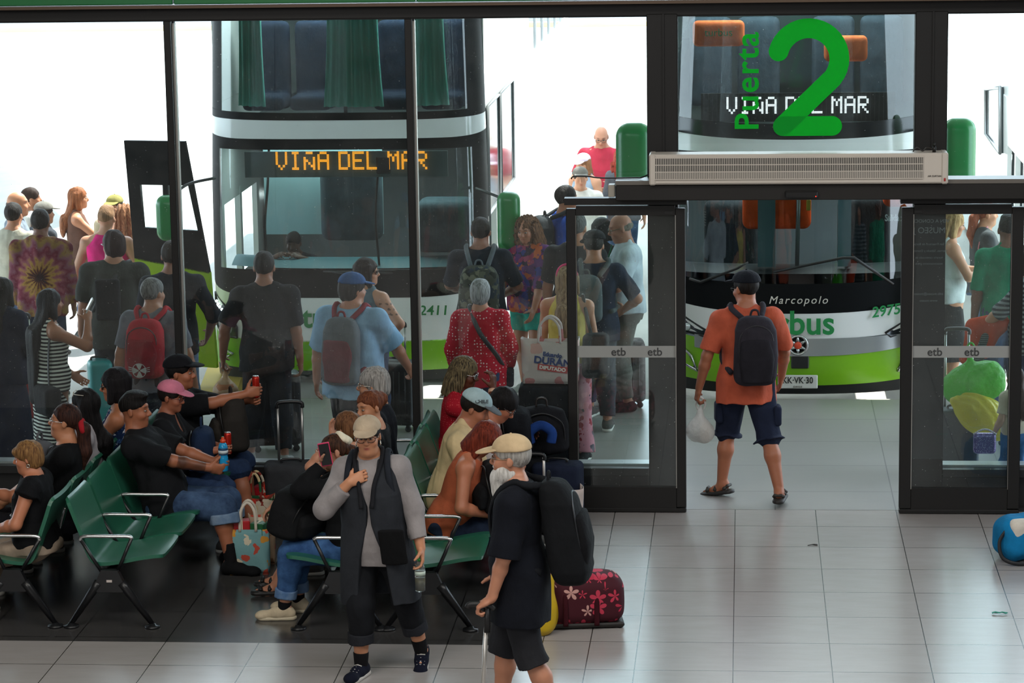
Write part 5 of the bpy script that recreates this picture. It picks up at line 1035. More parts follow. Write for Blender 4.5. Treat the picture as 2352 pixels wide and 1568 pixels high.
# ---- in the doorway
P30=person('person in an orange T-shirt, black cap and dark cargo shorts walking out through the doorway',(.085,.82,0),6,1.76,'m',1.06,lean=1,head=(32,6,0),aL=dict(h=(-.36,.02,.80),pole=(-1,-1,0),curl=1.1),aR=dict(h=(.28,.20,.88),pole=(1,-1,0)),lL=dict(f=(-.17,.14,.10),yaw=58,pitch=12),lR=dict(f=(.22,-.24,.085),yaw=-14),hair=('short','#14100d'),cap=dict(m=cloth('#10131a'),a=6,tilt=-4),glasses=dict(m=plain('#2a2a2a',.3)),top=dict(m=cloth('#b0543c'),sl=.85,hem=-.16,loose=.022,fold=.010),bot=dict(m=cloth('#1a2134'),len=1.05,flare=.03,loose=.02,fold=.01),shoes=('sandal',plain('#2c2721',.6),plain('#1f1c19')),sock=None,skin='#a0684c',v=.0062)
for k in(-1,1):
    sf=Soft(); m=P30.hip[k]*.35+P30.kn[k]*.65; sf.box(m+V3(.088*k,-.02,.03),(.03,.07,.08),.024); sf.fold(.004,25,3); soft('cargo_pocket',sf,.008,cloth('#1a2134'),P30.bot)
bp=backpack(P30,'charcoal backpack on the back of the orange T-shirt',cloth('#2b2930'),w=.31,hh=.50,d=.19,pocket=cloth('#201f25'),strap=cloth('#2b2930'),trim=plain('#16151a',.5),top=.50,v=.007,xoff=.04)
# ---- seated on the benches
XA,XB,XC,XD=-4.64,-4.04,-2.51,-1.97; SY=[-2.48,-1.90,-1.32,-.74,-.16]
def seated(label,row,i,h=1.65,sex='m',dx=0.,dy=0.,z=.515,fz=0,**k):
    x,f={'A':(XA,90),'B':(XB,-90),'C':(XC,90),'D':(XD,-90)}[row]; sg=1 if f<0 else -1
    k.setdefault('lL',dict(f=(-.12,.46,.085))); k.setdefault('lR',dict(f=(.12,.45,.085))); k.setdefault('aL',lap(-1)); k.setdefault('aR',lap(1))
    return person(label,(x+dx*sg,SY[i]+dy,0),f+fz,h,sex,pel=(0,0,z/(h/1.7)),**k)
S1=seated('elderly person with short light brown hair, black sleeveless top, nearest on the left bench','A',0,1.43,'f',fat=1.34,lean=2,dx=-.08,z=.50,pad=1.12,head=(4,6,0),aL=dict(h=(-.16,.30,.72),pole=(-1,-.5,-.8)),aR=dict(h=(.06,.42,.98),pole=(1,-.2,-1),curl=.8),hair=('mop','#5a3c26',dict(hi='#a8804e',fringe=1)),top=dict(m=cloth('#0f1013'),sl=.16,slw=.015,hem=-.02,neck='wide',loose=.022),bot=dict(m=cloth('#a89684'),len=1.8),shoes=('low',cloth('#8a8078'),SOLE),skin='#bd8060',earring='#c9c4b8',v=.0058,seen_face=True,brow='#5a4030')
S2=seated('person with a dark ponytail tied in red, black top, second on left bench','A',1,1.70,'f',fat=1.2,lean=-8,dx=-.08,head=(2,2,0),hair=('pony','#1c1110',dict(hi='#4a2c22')),glasses=dict(m=plain('#c9c9c9',.2,.8)),top=dict(m=cloth('#0c0d0f'),sl=1.0,hem=-.05,neck='wide',loose=.02),bot=dict(m=cloth('#16171b')),shoes=('low',SNK,SOLE),skin='#b5805f',v=.0065,seen_face=True)
sc=MB(); sc.tube([S2.H(.044*math.cos(a),-.128+.014*math.sin(a),-.028+.044*math.sin(a)) for a in np.linspace(0,6.283,15)[:-1]],.019,8,True); sc.build('scrunchie',cloth('#a51f28'),S2.root)
S3=seated('person with black hair, sunglasses pushed up on the head and a pale top','A',2,1.66,'f',fat=1.05,lean=-4,dx=-.12,hair=('long','#0e0c0d',dict(L=-.18)),glasses=dict(m=plain('#d8d0c0',.2,.3),up=.085),top=dict(m=cloth('#a9a4a8'),sl=.9,hem=-.04),bot=dict(m=DARKJ),shoes=('low',SNK,SOLE),skin='#b5805f',v=.0075)
S4=seated('person with a black bob and sunglasses in a blue flowered dress','A',3,1.74,'f',fat=1.0,lean=-4,dx=-.22,head=(6,10,0),hair=('bob','#0f0d0f',dict(L=-.13)),glasses=dict(m=plain('#1a1010',.3),lens=plain('#201414',.08)),top=dict(m=floral('#16284a',('#b8c4d0','#3a5a8a','#1c3460','#d0d4d8'),34,.45),tank=.11,neck='scoop',hem=-.05),bot=dict(m=floral('#16284a',('#b8c4d0','#3a5a8a','#1c3460','#d0d4d8'),34,.45)),shoes=('low',SNK,SOLE),skin='#b57a58',v=.0068,seen_face=True)
def sleeve_tattoo(V,C,P):
    a,b=P.el[1],P.wr[1]; d=unit(b-a); t=(V-a)@d; r=np.linalg.norm(V-a-np.outer(t,d),axis=1); L=np.linalg.norm(b-a); w_=(t>.02)&(t<L-.03)&(r<.07); n=np.sin(V[:,0]*70+np.sin(V[:,2]*60))+np.sin(V[:,1]*65+1.3*np.sin(V[:,0]*50)); return np.where(w_[:,None],C*np.clip(.42+.16*n,.25,.7)[:,None],C)
S5=seated('person with a dark crop, black T-shirt and ripped denim shorts holding a blue drink bottle','B',2,1.72,'m',fat=1.14,lean=-22,dx=.10,z=.495,head=(-4,24,0),aR=dict(h=(.03,.44,.69),pole=(1,-.9,-.35),curl=.9,pn=(-1,0,.2)),aL=dict(h=(-.03,.47,.70),pole=(-1,-.9,-.35),curl=.9,pn=(1,0,.2)),lR=dict(f=(.14,.46,.085),yaw=-6),lL=dict(f=(-.16,.40,.085)),hair=('fade','#0f0c0b'),top=dict(m=cloth('#141518'),sl=.85,hem=-.08,loose=.022),bot=dict(m=denim('#24344e','#4a6384'),len=1.28,loose=.022,flare=.012,cuff=denim('#5c7592','#8a9fb4')),shoes=('sneaker',cloth('#101113'),None),sock=('#121214',.35),skin='#a2694c',tattoo=sleeve_tattoo,beard=.25,v=.0058,seen_face=True,brow='#15100d')
b=MB(); 
rt=MB(); m=S5.hip[1]*.45+S5.kn[1]*.55; rt.ball(m+V3(.02,0,.084),(.03,.05,.012),10,6); rt.build('torn_patch',cloth('#b9a892'),S5.bot)
S6=seated('person in a pink cap and glasses holding a red can, fourth on the second bench','B',3,1.56,'f',fat=1.08,lean=0,z=.50,head=(-8,10,0),aR=dict(h=(.05,.40,.80),pole=(1,-.7,-.7),curl=1.,pn=(-1,0,.1)),aL=dict(h=(-.04,.42,.80),pole=(-1,-.7,-.7),curl=1.,pn=(1,0,.1)),hair=('short','#1a1412'),cap=dict(m=cloth('#c9768c')),glasses=dict(m=plain('#5a2a34',.3)),top=dict(m=cloth('#1a1b1e'),sl=.7,neck='v'),bot=dict(m=denim('#1f2d48','#34496c')),shoes=('low',SNK,SOLE),skin='#a4694f',v=.0062,seen_face=True)
S7=seated('seated person in a black cap and black T-shirt raising a tall red can','B',4,1.72,'m',fat=1.12,lean=-4,dx=.0,z=.50,head=(-6,4,0),aR=dict(h=(.05,.50,1.02),pole=(1,-.4,-1),curl=1.,pn=(-1,0,0)),aL=dict(h=(-.1,.46,.94),pole=(-1,-.4,-1),curl=1.),lR=dict(f=(.16,.50,.085)),hair=('short','#120e0d'),cap=dict(m=cloth('#15161a'),tilt=-4),top=dict(m=cloth('#141518'),sl=.9,hem=-.06,loose=.02),bot=dict(m=denim('#1f2c44','#2f4468'),len=1.05,loose=.02),shoes=('low',SNK,SOLE),skin='#a66d50',v=.0062,seen_face=True)
S8=seated('person with wavy grey hair, beard and glasses, fourth on the third bench','C',3,1.74,'m',fat=1.15,lean=0,dx=.02,hair=('mop','#6a6865',dict(hi='#b8b4ae')),beard=.9,glasses=dict(m=plain('#c9c4b8',.2,.8)),top=dict(m=cloth('#15171d'),sl=1.9),bot=dict(m=BLKTR),shoes=('low',SNK,SOLE),skin='#b08468',v=.0068,seen_face=True)
S9=seated('person with auburn hair pinned up, black top, face turned down to the left','C',2,1.64,'f',fat=1.12,lean=0,dx=-.04,head=(44,8,4),hair=('updo','#4a2416',dict(hi='#8a5234')),top=dict(m=cloth('#0d0e11'),sl=1.9,neck='wide'),bot=dict(m=BLKTR),shoes=('low',SNK,SOLE),skin='#b5815f',v=.006,seen_face=True,lip='#8a4a40')
S10=seated('person with a cream hair ring, sunglasses and black top, holding a pink phone','C',0,1.58,'f',fat=1.14,lean=6,dx=-.02,z=.495,head=(16,4,0),aL=dict(h=(-.16,.15,1.14),pole=(-.5,1,-1),curl=1.,pn=(-.2,-1,0),dir=(.1,.25,1)),aR=dict(h=(.02,.60,.78),pole=(1,-.3,-.3),curl=.55,pn=(0,.2,-1),dir=(0,.8,-.6)),lL=dict(f=(-.08,.47,.085),yaw=4),lR=dict(f=(.12,.40,.085)),hair=('pony','#22150f',dict(hi='#5a3a28')),glasses=dict(m=plain('#121212',.3),lens=plain('#0c0c0e',.08)),top=dict(m=cloth('#0e0f11'),sl=1.9,hem=-.08),bot=dict(m=denim('#24406a','#4a72a4'),len=1.8,cuff=denim('#4a6c98','#86a2c0')),shoes=('sneaker',cloth('#c9b99c'),plain('#cbbfa4',.6)),sock=('#111214',.12),skin='#c08e72',lip='#a03a40',v=.0058,seen_face=True)
sc=Soft(); 
for i in range(12): a=i*math.pi/6; sc.ell(S10.H(.042*math.cos(a),-.088+.03*math.sin(a),.078+.03*math.sin(a)),.024,None,.006)
sc.fold(.004,90,5); soft('hair_ring',sc,.005,cloth('#d8d0b8'),S10.root)
S11=seated('person with short wavy brown hair and green top raising an open hand','C',1,1.58,'f',fat=1.0,lean=2,dx=.02,head=(-30,4,0),aL=dict(h=(-.17,.13,1.17),pole=(-.2,1,-.6),curl=.2,pn=(-.3,-1,0),dir=(-.1,.1,1)),aR=lap(1),lR=dict(f=(.10,.60,.10)),lL=dict(f=(-.1,.58,.10)),hair=('mop','#4a2e1c',dict(hi='#8a6040')),top=dict(m=cloth('#15834c'),sl=.5),bot=dict(m=BLKTR,len=1.7),shoes=('sandal',plain('#141414',.5),plain('#1c1a18')),skin='#b9866a',v=.0065)
S12=seated('person in a faded denim cap with a dark peak and a cream shirt, facing right','D',2,1.70,'m',fat=1.2,lean=14,head=(-6,12,0),hair=('short','#17110e'),cap=dict(m=cloth('#9db4b8'),brim=cloth('#5a5f63')),top=dict(m=cloth('#c9b48a'),sl=.9,hem=-.06,collar=1),bot=dict(m=cloth('#3a3c40')),shoes=('low',SNK,SOLE),skin='#a26c52',v=.006)
text('CHILE','cap_lettering',.034,plain('#3a4448',.7),tuple(S12.H(.088,.03,.085)),(math.radians(60),0,math.radians(90)),S12.cap,off=.001)
S13=seated('person with dark red hair in an orange strappy top, head bent down','D',1,1.60,'f',fat=1.2,lean=20,dx=.06,z=.50,head=(-6,30,0),aR=dict(h=(.14,.30,.62),pole=(1,-.9,0)),hair=('bob','#4a1a12',dict(L=-.17,hi='#8a3a26')),glasses=dict(m=plain('#15110f',.3)),top=dict(m=cloth('#a8573a'),tank=.11,neck='scoop'),bot=dict(m=DARKJ),shoes=('low',SNK,SOLE),skin='#b5785a',v=.006)
S14=seated('person with short black hair, glasses and a white shirt bending over','D',3,1.62,'m',fat=1.1,lean=20,dx=.08,z=.48,head=(-10,22,0),hair=('mop','#0f0d0e'),glasses=dict(m=plain('#15151a',.3)),top=dict(m=cloth('#c4bcbc'),sl=.9),bot=dict(m=DARKJ),shoes=('low',SNK,SOLE),skin='#b07458',v=.0065,seen_face=True)
S15=seated('person with long thin braids and sunglasses in a red top, hand raised to the face','D',4,1.68,'f',fat=1.05,lean=5,dx=-.08,z=.52,head=(-8,8,0),aR=dict(h=(.02,.30,1.08),pole=(.8,.1,-1),curl=.9,pn=(-.5,-1,0),dir=(0,.1,1)),aL=dict(h=(-.1,.50,.74),pole=(-1,-.6,-.6)),hair=('braids','#1c1712',dict(hi='#8a7a58')),glasses=dict(m=plain('#c9c9c9',.2,.6),lens=plain('#3a3432',.08)),top=dict(m=dots('#9a1424','#c85a5a',60,.2),sl=.6),bot=dict(m=cloth('#16171a')),shoes=('low',SNK,SOLE),skin='#5a3626',v=.006,seen_face=True)
wt=MB(); wt.lathe([(.031,-.014),(.034,-.012),(.034,.012),(.031,.014)],S15.wr[1]-unit(S15.wr[1]-S15.el[1])*.03,unit(S15.wr[1]-S15.el[1]),16); wt.build('wrist_watch',plain('#c9a48a',.4),S15.root)
# ---- standing in front
F1=person('person in a beige cap and glasses, long dark waistcoat over grey sleeves, walking towards us',(-2.15,-3.70,0),176,1.60,'f',1.24,tilt=3,head=(4,3,0),hipw=.95,aR=dict(h=(.13,.16,1.30),pole=(.55,.5,-1),curl=.9,pn=(-.2,-1,-.2),dir=(-.75,-.1,.35)),aL=dict(h=(-.33,.10,.78),pole=(-1,-.6,0),curl=.75),lR=dict(f=(.10,.10,.085),yaw=-14),lL=dict(f=(-.25,-.16,.115),yaw=4,pitch=32,pole=(-.2,1,0)),hair=('short','#161313'),cap=dict(m=cloth('#b09f88'),bl=.07,tilt=2),glasses=dict(m=plain('#17110f',.25),r=.026),top=dict(m=cloth('#8d8888'),sl=1.75,hem=-.16,loose=.018),bot=dict(m=cloth('#15171b'),len=1.62,loose=.016,waist=-.03,cuff=cloth('#24262b')),shoes=('sneaker',cloth('#0c1020'),plain('#c9c5bd',.6)),sock=('#101012',.2),skin='#c48e6c',lip='#9a5046',v=.0054,seen_face=True,earring='#d0cabc',brow='#2a1c18')
def vest(P,m,m2):
    s=P.s; T=P.T; sf=Soft(); tb=[(z,max(rx,.172*s),max(ry,.14*s),c) for z,rx,ry,c in T if .0<z<.36*s]; f=1.15
    tb=[(-.42*s,.235*s,.175*s,-.01),(-.2*s,.22*s,.165*s,0)]+[(z,rx,ry,c) for z,rx,ry,c in tb]+[(z,rx,ry,c) for z,rx,ry,c in T if .36*s<=z<.54*s]
    sf.loft(P.pel,P.R,tb,.03,off=.034*s)
    for k in(-1,1): sf.ell(P.sh[k]*.9+P.tor(0,0,.44)*.1,.062*s*1.1,None,.05); sf.cone(P.tor(.05*k,-.02,.52),P.sh[k],.055*s,.058*s,.04)
    inn=[(-.6*s,.135*s,.30*s,.28*s),(-.1*s,.085*s,.26*s,.28*s),(.12*s,.022*s,.24*s,.28*s),(.24*s,.012*s,.22*s,.27*s),(.40*s,.045*s,.22*s,.24*s),(.60*s,.085*s,.22*s,.2*s)]
    sf.loft(P.pel,P.R,inn,.012,op='s'); sf.ell(P.tor(0,.0,.575),(.085*s,.075*s,.06*s),P.R,.006,'s'); sf.loft(P.pel,P.R,[(-.6*s,.17*s,.12*s,-.01),(.0,.165*s,.12*s,0),(.02,.02,.02,0)],.01,op='s')
    sf.fold(.007,16,9); o=soft('waistcoat',sf,P.v,m,P.root)
    for k in(-1,1): c=MB(); c.tube(smoothpath([P.tor(.05*k,-.06,.57),P.tor(.085*k,.0,.575),P.tor(.085*k,.09,.50),P.tor(.05*k,.175,.38),P.tor(.035*k,.225,.24)],5),.014*s,8,flat=(P.R[:,1],.6)); c.build('lapel',m2,o)
    b=Soft(); b.loft(P.pel,P.R,[(-.14*s,.085*s,.02*s,.185*s,-.15*s),(.10*s,.085*s,.02*s,.225*s,-.145*s)],.01,3,cap=.01); soft('patch_pocket',b,P.v,cloth('#0d0e10'),o)
    return o
vest(F1,cloth('#282b30',.85),cloth('#1c1d21'))
backpack(F1,'dark backpack whose strap the person in the beige cap is holding',cloth('#1c2026'),w=.30,hh=.42,d=.15,top=.50,strap=cloth('#20242b'),y0=-.21)
F2=person('white-bearded person in a cream cap and black T-shirt walking left with a cane',(-1.20,-4.80,0),86,1.72,'m',1.02,lean=1,head=(-2,-2,0),neckf=.0,aL=dict(h=(-.24,.12,.80),pole=(-.6,-1,0),curl=1.15,pn=(.2,-.15,-1),dir=(.08,.8,-.45)),aR=dict(h=(.24,.12,.84)),lL=dict(f=(-.10,-.22,.11),pitch=20,pole=(0,1,.1)),lR=dict(f=(.12,.14,.085)),hair=('short','#8a8680',dict(hi='#c9c6c0')),cap=dict(m=cloth('#c4ac88'),bl=.085,tilt=4),glasses=dict(m=plain('#8a7058',.25,.6)),beard=.0,top=dict(m=cloth('#10131b'),sl=1.0,hem=-.25,loose=.03),bot=dict(m=cloth('#232428'),len=1.14,loose=.02,flare=.016,waist=-.03),shoes=('sneaker',cloth('#2a2c30'),SOLE),skin='#c08a6e',v=.0054,seen_face=True,brow='#b8b4ae')
sf=Soft(); H=F2.H
for c,r in(((0,.055,-.10),(.056,.052,.045)),((0,.06,-.14),(.052,.05,.06)),((0,.068,-.19),(.036,.036,.05)),((.048,.01,-.085),(.022,.055,.04)),((-.048,.01,-.085),(.022,.055,.04))): sf.ell(H(*c),tuple(q*F2.hs for q in r),F2.RH,.03)
for k in(-1,1): sf.ell(H(.05*k,.03,-.07),(.018,.035,.045),F2.RH,.02)
sf.ell(H(0,.088,-.047),(.034,.014,.011),F2.RH,.01); sf.ell(H(0,.098,-.062),(.017,.014,.004),F2.RH,.004,'s'); sf.fold(.004,60,2,(1,1,.3)); soft('beard',sf,.0055,hairm('#b9b6b0','#f0eeea'),F2.root)
backpack(F2,'bulky black backpack on the white-bearded person',cloth('#101215'),w=.34,hh=.58,d=.21,sag=.07,pocket=cloth('#0d0e11'),strap=cloth('#14161a'),trim=plain('#2a2c30',.4,.3),top=.55,v=.007)
# ---------------------------------------------------------------- benches
SEATG=plain('#28664f',.30); CHROME=plain('#c9c9c9',.18,.9); BLKM=plain('#17181a',.35)
PROF=smoothpath([(.345,.452),(.30,.456),(.20,.442),(.06,.415),(-.06,.402),(-.125,.425),(-.165,.50),(-.195,.60),(-.235,.71),(-.272,.815),(-.288,.835)],4)
def slab(b,prof,yc,hw,th,sg,x0,rim=.05):
    n=len(prof); pts=np.array(prof); ds=np.r_[0,np.cumsum(np.linalg.norm(np.diff(pts,axis=0),axis=1))]; L=ds[-1]; nm=[]
    for i in range(n):
        d=pts[min(i+1,n-1)]-pts[max(i-1,0)]; d/=np.linalg.norm(d); nm.append((d[1],-d[0]) if False else (-d[1]*-1,-d[0]))
    nv=8
    for side in(0,1):
        def P(i,j):
            e=min(ds[i],L-ds[i]); w_=hw-(rim*(1-math.sqrt(max(0,1-(1-min(e/rim,1))**2))) if rim>0 else 0); u=(j/nv*2-1); p=pts[i]+np.array(nm[i])*(th*side)-np.array(nm[i])*0; dish=.008*(1-u*u)
            return (x0+sg*(p[0]-nm[i][0]*dish),yc+u*w_,p[1]-nm[i][1]*dish)
        v=[P(i,j) for i in range(n) for j in range(nv+1)]; f=[(i*(nv+1)+j,i*(nv+1)+j+1,(i+1)*(nv+1)+j+1,(i+1)*(nv+1)+j) for i in range(n-1) for j in range(nv)]
        b.add(v,f,True)
        if side==0: v0=v
    v1=v; m=nv+1; loop=[j for j in range(m)]+[i*m+nv for i in range(1,n)]+[(n-1)*m+j for j in range(nv-1,-1,-1)]+[i*m for i in range(n-2,0,-1)]
    k=len(loop); b.add([v0[i] for i in loop]+[v1[i] for i in loop],[(i,(i+1)%k,k+(i+1)%k,k+i) for i in range(k)])
def bench(x0,sg,label,sticker=False):
    o=empty('airport_bench',(x0,-2.75,0)); tag(o,label,'bench','green five-seat benches of the waiting area')
    L=lambda x,y,z: (sg*x,y,z)
    first=None
    for i in range(5):
        yc=.27+i*.58
        if first is None:
            b=MB(); slab(b,PROF,yc,.268,.024,sg,0.); s_=b.build('seat',SEATG,o); up=[p for p in PROF if p[1]>.625 and p[0]<-.1]; lo=[p for p in PROF if p[0]>-.09 and p[0]<.325]; mid=[p for p in PROF if p[0]<-.115 and p[1]<.62]
            b=MB(); off=lambda q: [(p[0]+.006,p[1]+.003) for p in q]; slab(b,off(up),yc,.235,.010,sg,0.,.02); pa=b.build('back_pad',plain('#2f7058',.38),s_); b=MB(); slab(b,off(mid),yc,.235,.008,sg,0.,.01); pb=b.build('lumbar_pad',SEATG,s_)
            first=(s_,pa,pb)
        else:
            c=first[0].copy(); COL.objects.link(c); c.parent=o; c.location=(0,i*.58,0)
            for q in first[1:]: d=q.copy(); COL.objects.link(d); d.parent=c
    fa=None
    for i in range(6):
        y=-.02+i*.58
        if fa is None:
            b=MB(); b.tube(smoothpath([L(-.185,y,.575),L(-.165,y,.603),L(0,y,.605),L(.13,y,.604),L(.152,y,.59)],4),.0125,8); a1=b.build('armrest',CHROME,o)
            b=MB(); b.tube([L(-.182,y,.578),L(-.05,y,.36)],.012,8); b.tube([L(.150,y,.592),L(.045,y,.36)],.012,8); b.tube([L(-.06,y,.37),L(.06,y,.37)],.018,8); a2=b.build('arm_strut',BLKM,a1); fa=(a1,a2)
        else:
            c=fa[0].copy(); COL.objects.link(c); c.parent=o; c.location=(0,i*.58,0); d=fa[1].copy(); COL.objects.link(d); d.parent=c
    br=None
    for i in range(4):
        y=.56+i*.58
        if br is None: b=MB(); b.tube([L(p[0]-.004,y,p[1]-.004) for p in PROF if p[0]<.03 and p[1]<.66],.014,8,flat=((sg,0,0),.5)); br=b.build('seat_bracket',CHROME,o)
        else: c=br.copy(); COL.objects.link(c); c.parent=o; c.location=(0,i*.58,0)
    b=MB(); b.box((0,1.43,.355),(.07,2.9,.05),b=.01); b.build('beam',BLKM,o)
    fl=None
    for i,y in enumerate((-.03,2.88)):
        if fl is None:
            b=MB(); b.prism([(-.055,.385),(.055,.385),(.10,.285),(.085,.24),(-.085,.24),(-.10,.285)],(0,y-.02,0),(sg,0,0),(0,0,1),(0,1,0),.045)
            for s_ in(-1,1): b.tube([L(.075*s_,y,.30),L(.10*s_,y,.265),L(.265*s_,y,.028)],[.032,.03,.017],10); b.lathe([(.0,.03),(.018,.03),(.026,.016),(.05,.012),(.05,.0),(0,0)],L(.268*s_,y,0),n=18)
            lg=b.build('leg',BLKM,o); fl=lg
            if sticker: b=MB(); b.box(L(.0,y-.0225,.315),(.036,.002,.016)); st=b.build('sticker',plain('#c9bfb8',.5),lg)
        else: c=fl.copy(); COL.objects.link(c); c.parent=o; c.location=(0,2.91,0)
    return o
bench(-4.66,-1,'green bench at the far left whose seats face left, nearly all taken')
bench(-4.02,1,'green bench with two empty seats in front, facing right',True)
bench(-2.53,-1,'green bench behind the waistcoat wearer, its seats facing left')
bench(-1.95,1,'green bench facing right behind the bearded cane walker')
# ---------------------------------------------------------------- things held in the hand
def obj(name,b,m,label=None,cat=None,loc=None,rz=0.,group=None,parent=None):
    o=b.build(name,m,parent)
    if loc is not None: o.location=tuple(map(float,loc)); o.rotation_euler=(0,0,rz)
    if label: tag(o,label,cat,group)
    return o
def can(loc,label,tilt=(0,0,0)):
    b=MB(); b.lathe([(.020,0),(.0265,.008),(.0265,.145),(.022,.158)],n=20); o=obj('drink_can',b,plain('#c02a1c',.25,.5),label,'drink can',loc,group=None); o.rotation_euler=tilt
    c=MB(); c.lathe([(0,.155),(.019,.155),(.0225,.159),(.0225,.162)],n=20); obj('can_lid',c,plain('#c9c9c6',.25,.8),parent=o); c=MB(); c.lathe([(.0268,.03),(.0268,.075)],n=20); obj('can_label',c,plain('#3a1412',.3,.3),parent=o); return o
w7=world(S7,S7.palm[1]); can(w7+K(.0,.0,-.05),'tall red drink can raised by the person in the black cap')
w6=world(S6,(S6.palm[1]+S6.palm[-1])/2); can(w6+K(.01,-.01,-.04),'red drink can between the hands of the person in the pink cap')
w5=world(S5,(S5.palm[1]+S5.palm[-1])/2)
b=MB(); b.lathe([(.026,0),(.032,.008),(.033,.10),(.029,.108),(.033,.12),(.033,.165),(.028,.19),(.017,.205)],n=22); o=obj('sports_drink_bottle',b,plain('#1f8fc4',.12),'blue sports drink bottle held on the lap by the person in ripped shorts','bottle',w5+K(.02,-.01,-.03))
c=MB(); c.lathe([(.0335,.118),(.0340,.12),(.0340,.165),(.0335,.167)],n=22); lb=obj('bottle_label',c,plain('#2a4a6a',.35),parent=o); c=MB(); c.lathe([(.0345,.128),(.0346,.15)],n=22); obj('label_band',c,plain('#c9d4d8',.4),parent=lb)
c=MB(); c.lathe([(.019,.20),(.019,.222),(.011,.226),(.009,.242),(0,.244)],n=18); cp=obj('bottle_cap',c,plain('#d0421c',.35),parent=o); c=MB(); c.lathe([(.0,.246),(.008,.246),(.007,.232),(.010,.230)],n=12); obj('spout',c,plain('#1f6a34',.4),parent=cp)
wf=world(F1,F1.palm[-1])
b=MB(); b.lathe([(.024,0),(.031,.006),(.032,.13),(.026,.165),(.013,.19)],n=20); t=NT('clear_plastic'); t.b.inputs['Transmission Weight'].default_value=.9; t.base((.9,.95,.9,1)); t.rough(.05); t.b.inputs['IOR'].default_value=1.2
o=obj('water_bottle',b,t.m,'small clear bottle with pale yellow drink hanging from the waistcoat wearer\'s hand','bottle',wf+K(.0,-.01,-.19)); c=MB(); c.lathe([(0,.004),(.029,.008),(.030,.085),(0,.085)],n=20); obj('drink',c,plain('#a8993a',.2),parent=o); c=MB(); c.lathe([(.0325,.10),(.0328,.125)],n=20); obj('bottle_label',c,plain('#b9c9bc',.4),parent=o); c=MB(); c.lathe([(.015,.185),(.015,.205),(0,.206)],n=16); obj('bottle_cap',c,plain('#2a8a3c',.4),parent=o)
def phone(P,k,label,mc,scr=None,up=(0,0,1),off=(0,0,0),face=(0,-1,0)):
    w_=world(P,P.palm[k])+K(*off); R=np.stack([unit(np.cross(up,face)),unit(face),unit(up)],1)
    b=MB(); b.box((0,0,0),(.076,.011,.155),b=.004); o=b.build('phone',mc); tag(o,label,'phone'); o.matrix_world=Matrix([[*R[i],w_[i]] for i in range(3)]+[[0,0,0,1]])
    b=MB(); b.box((0,.0062,0),(.066,.001,.142)); b.build('screen',plain(scr or '#060708',.3),o); b=MB(); b.box((-.02,-.0065,.05),(.024,.003,.03),b=.001); b.build('camera_bump',plain('#101012',.2),o); return o
phone(S10,-1,'phone in a bright pink case held against a face with sunglasses',plain('#d02a5c',.4),up=(-.15,-.15,.95),face=(.05,-1,.1),off=(.02,-.045,.0))
phone(P11,1,'pale phone held up by the person in the striped dress',plain('#c9c9c4',.4),up=(.5,.1,.85),face=(-.8,-.3,.4),off=(.01,0,.05))
phone(S1,1,'dark phone with a pink grip held by the elderly person in black',plain('#141416',.4),up=(0,.1,1),face=(.9,-.3,0),off=(.02,-.02,.03))
w1=world(S1,S1.palm[1]); b=MB(); b.box((0,0,0),(.03,.012,.06),b=.005); 
phone(P25,1,'pink phone watched by the person in the white sleeveless top',plain('#8a2a4a',.4),up=(.3,0,.95),face=(-1,0,.2),off=(.03,0,.04))
phone(P14,1,'white phone in the hand that rests on the hip of the tattooed person',plain('#d8d8d8',.4),up=(.2,0,1),face=(.2,-1,0),off=(0,-.03,0))
# cane
wc=world(F2,F2.palm[-1]); b=MB(); b.tube([wc+K(.03,.0,.0),K(wc[0]-.02,wc[1]+.01,.02)],.0135,10); o=obj('walking_cane',b,plain('#c9c6c0',.3,.7),'silver walking cane held by the white-bearded person','cane')
c=MB(); c.tube(smoothpath([wc+K(-.08,.0,.0),wc+K(-.06,0,.02),wc+K(.04,0,.015),wc+K(.07,0,-.01)],4),.017,8); c.tube([wc+K(.03,0,.0),wc+K(.028,0,-.14)],.019,10); obj('cane_handle',c,plain('#141416',.5),parent=o); c=MB(); c.lathe([(.02,0),(.02,.03),(.014,.04)],(wc[0]-.02,wc[1]+.01,0)); obj('rubber_tip',c,plain('#141416',.7),parent=o)
# ---------------------------------------------------------------- plastic and paper bags
def pbag(loc,r,h,m,label,lumps=None,handles=True,knot=False,top=None,name='plastic_bag',fold=.01):
    o=empty(name,tuple(map(float,loc))); tag(o,label,'plastic bag'); sf=Soft(); sf.ell((0,0,r*.8),(r,r*.8,r*.85),None,.05)
    for c,q in lumps or []: sf.ell(c,q,None,.05)
    hz=h; sf.cone((0,0,r),(0,0,hz*.8),r*.7,.025,.05); sf.cone((0,0,hz*.8),(0,0,hz),.022,.014,.02); sf.fold(fold,26,4,(1,1,.5)); sf.half((0,0,0),(0,0,-1)); soft('bag_film',sf,.009,m,o)
    if handles: b=MB(); b.tube(smoothpath([(-.02,0,hz*.85),(-.035,0,hz),(0,0,hz+.05),(.035,0,hz),(.02,0,hz*.85)],4),.009,6); b.build('bag_handle',m,o)
    return o
wb=world(P30,P30.palm[-1]); pbag(wb+K(.01,0,-.34),.105,.30,film('#e6e4e0',.12),'white plastic bag with bottles hanging from the orange T-shirt person\'s hand')
c=MB(); c.lathe([(.02,0),(.03,.01),(.03,.10),(.012,.13),(0,.13)],n=14); obj('jar',c,plain('#b9a05a',.3),'amber jar inside the white plastic bag','jar',wb+K(.04,0,-.32)); c=MB(); c.lathe([(.0,0),(.02,.0),(.022,.03),(0,.03)],n=14); obj('green_cap',c,plain('#1c6a4a',.4),'green bottle cap showing inside the white plastic bag','cap',wb+K(.015,-.05,-.25))
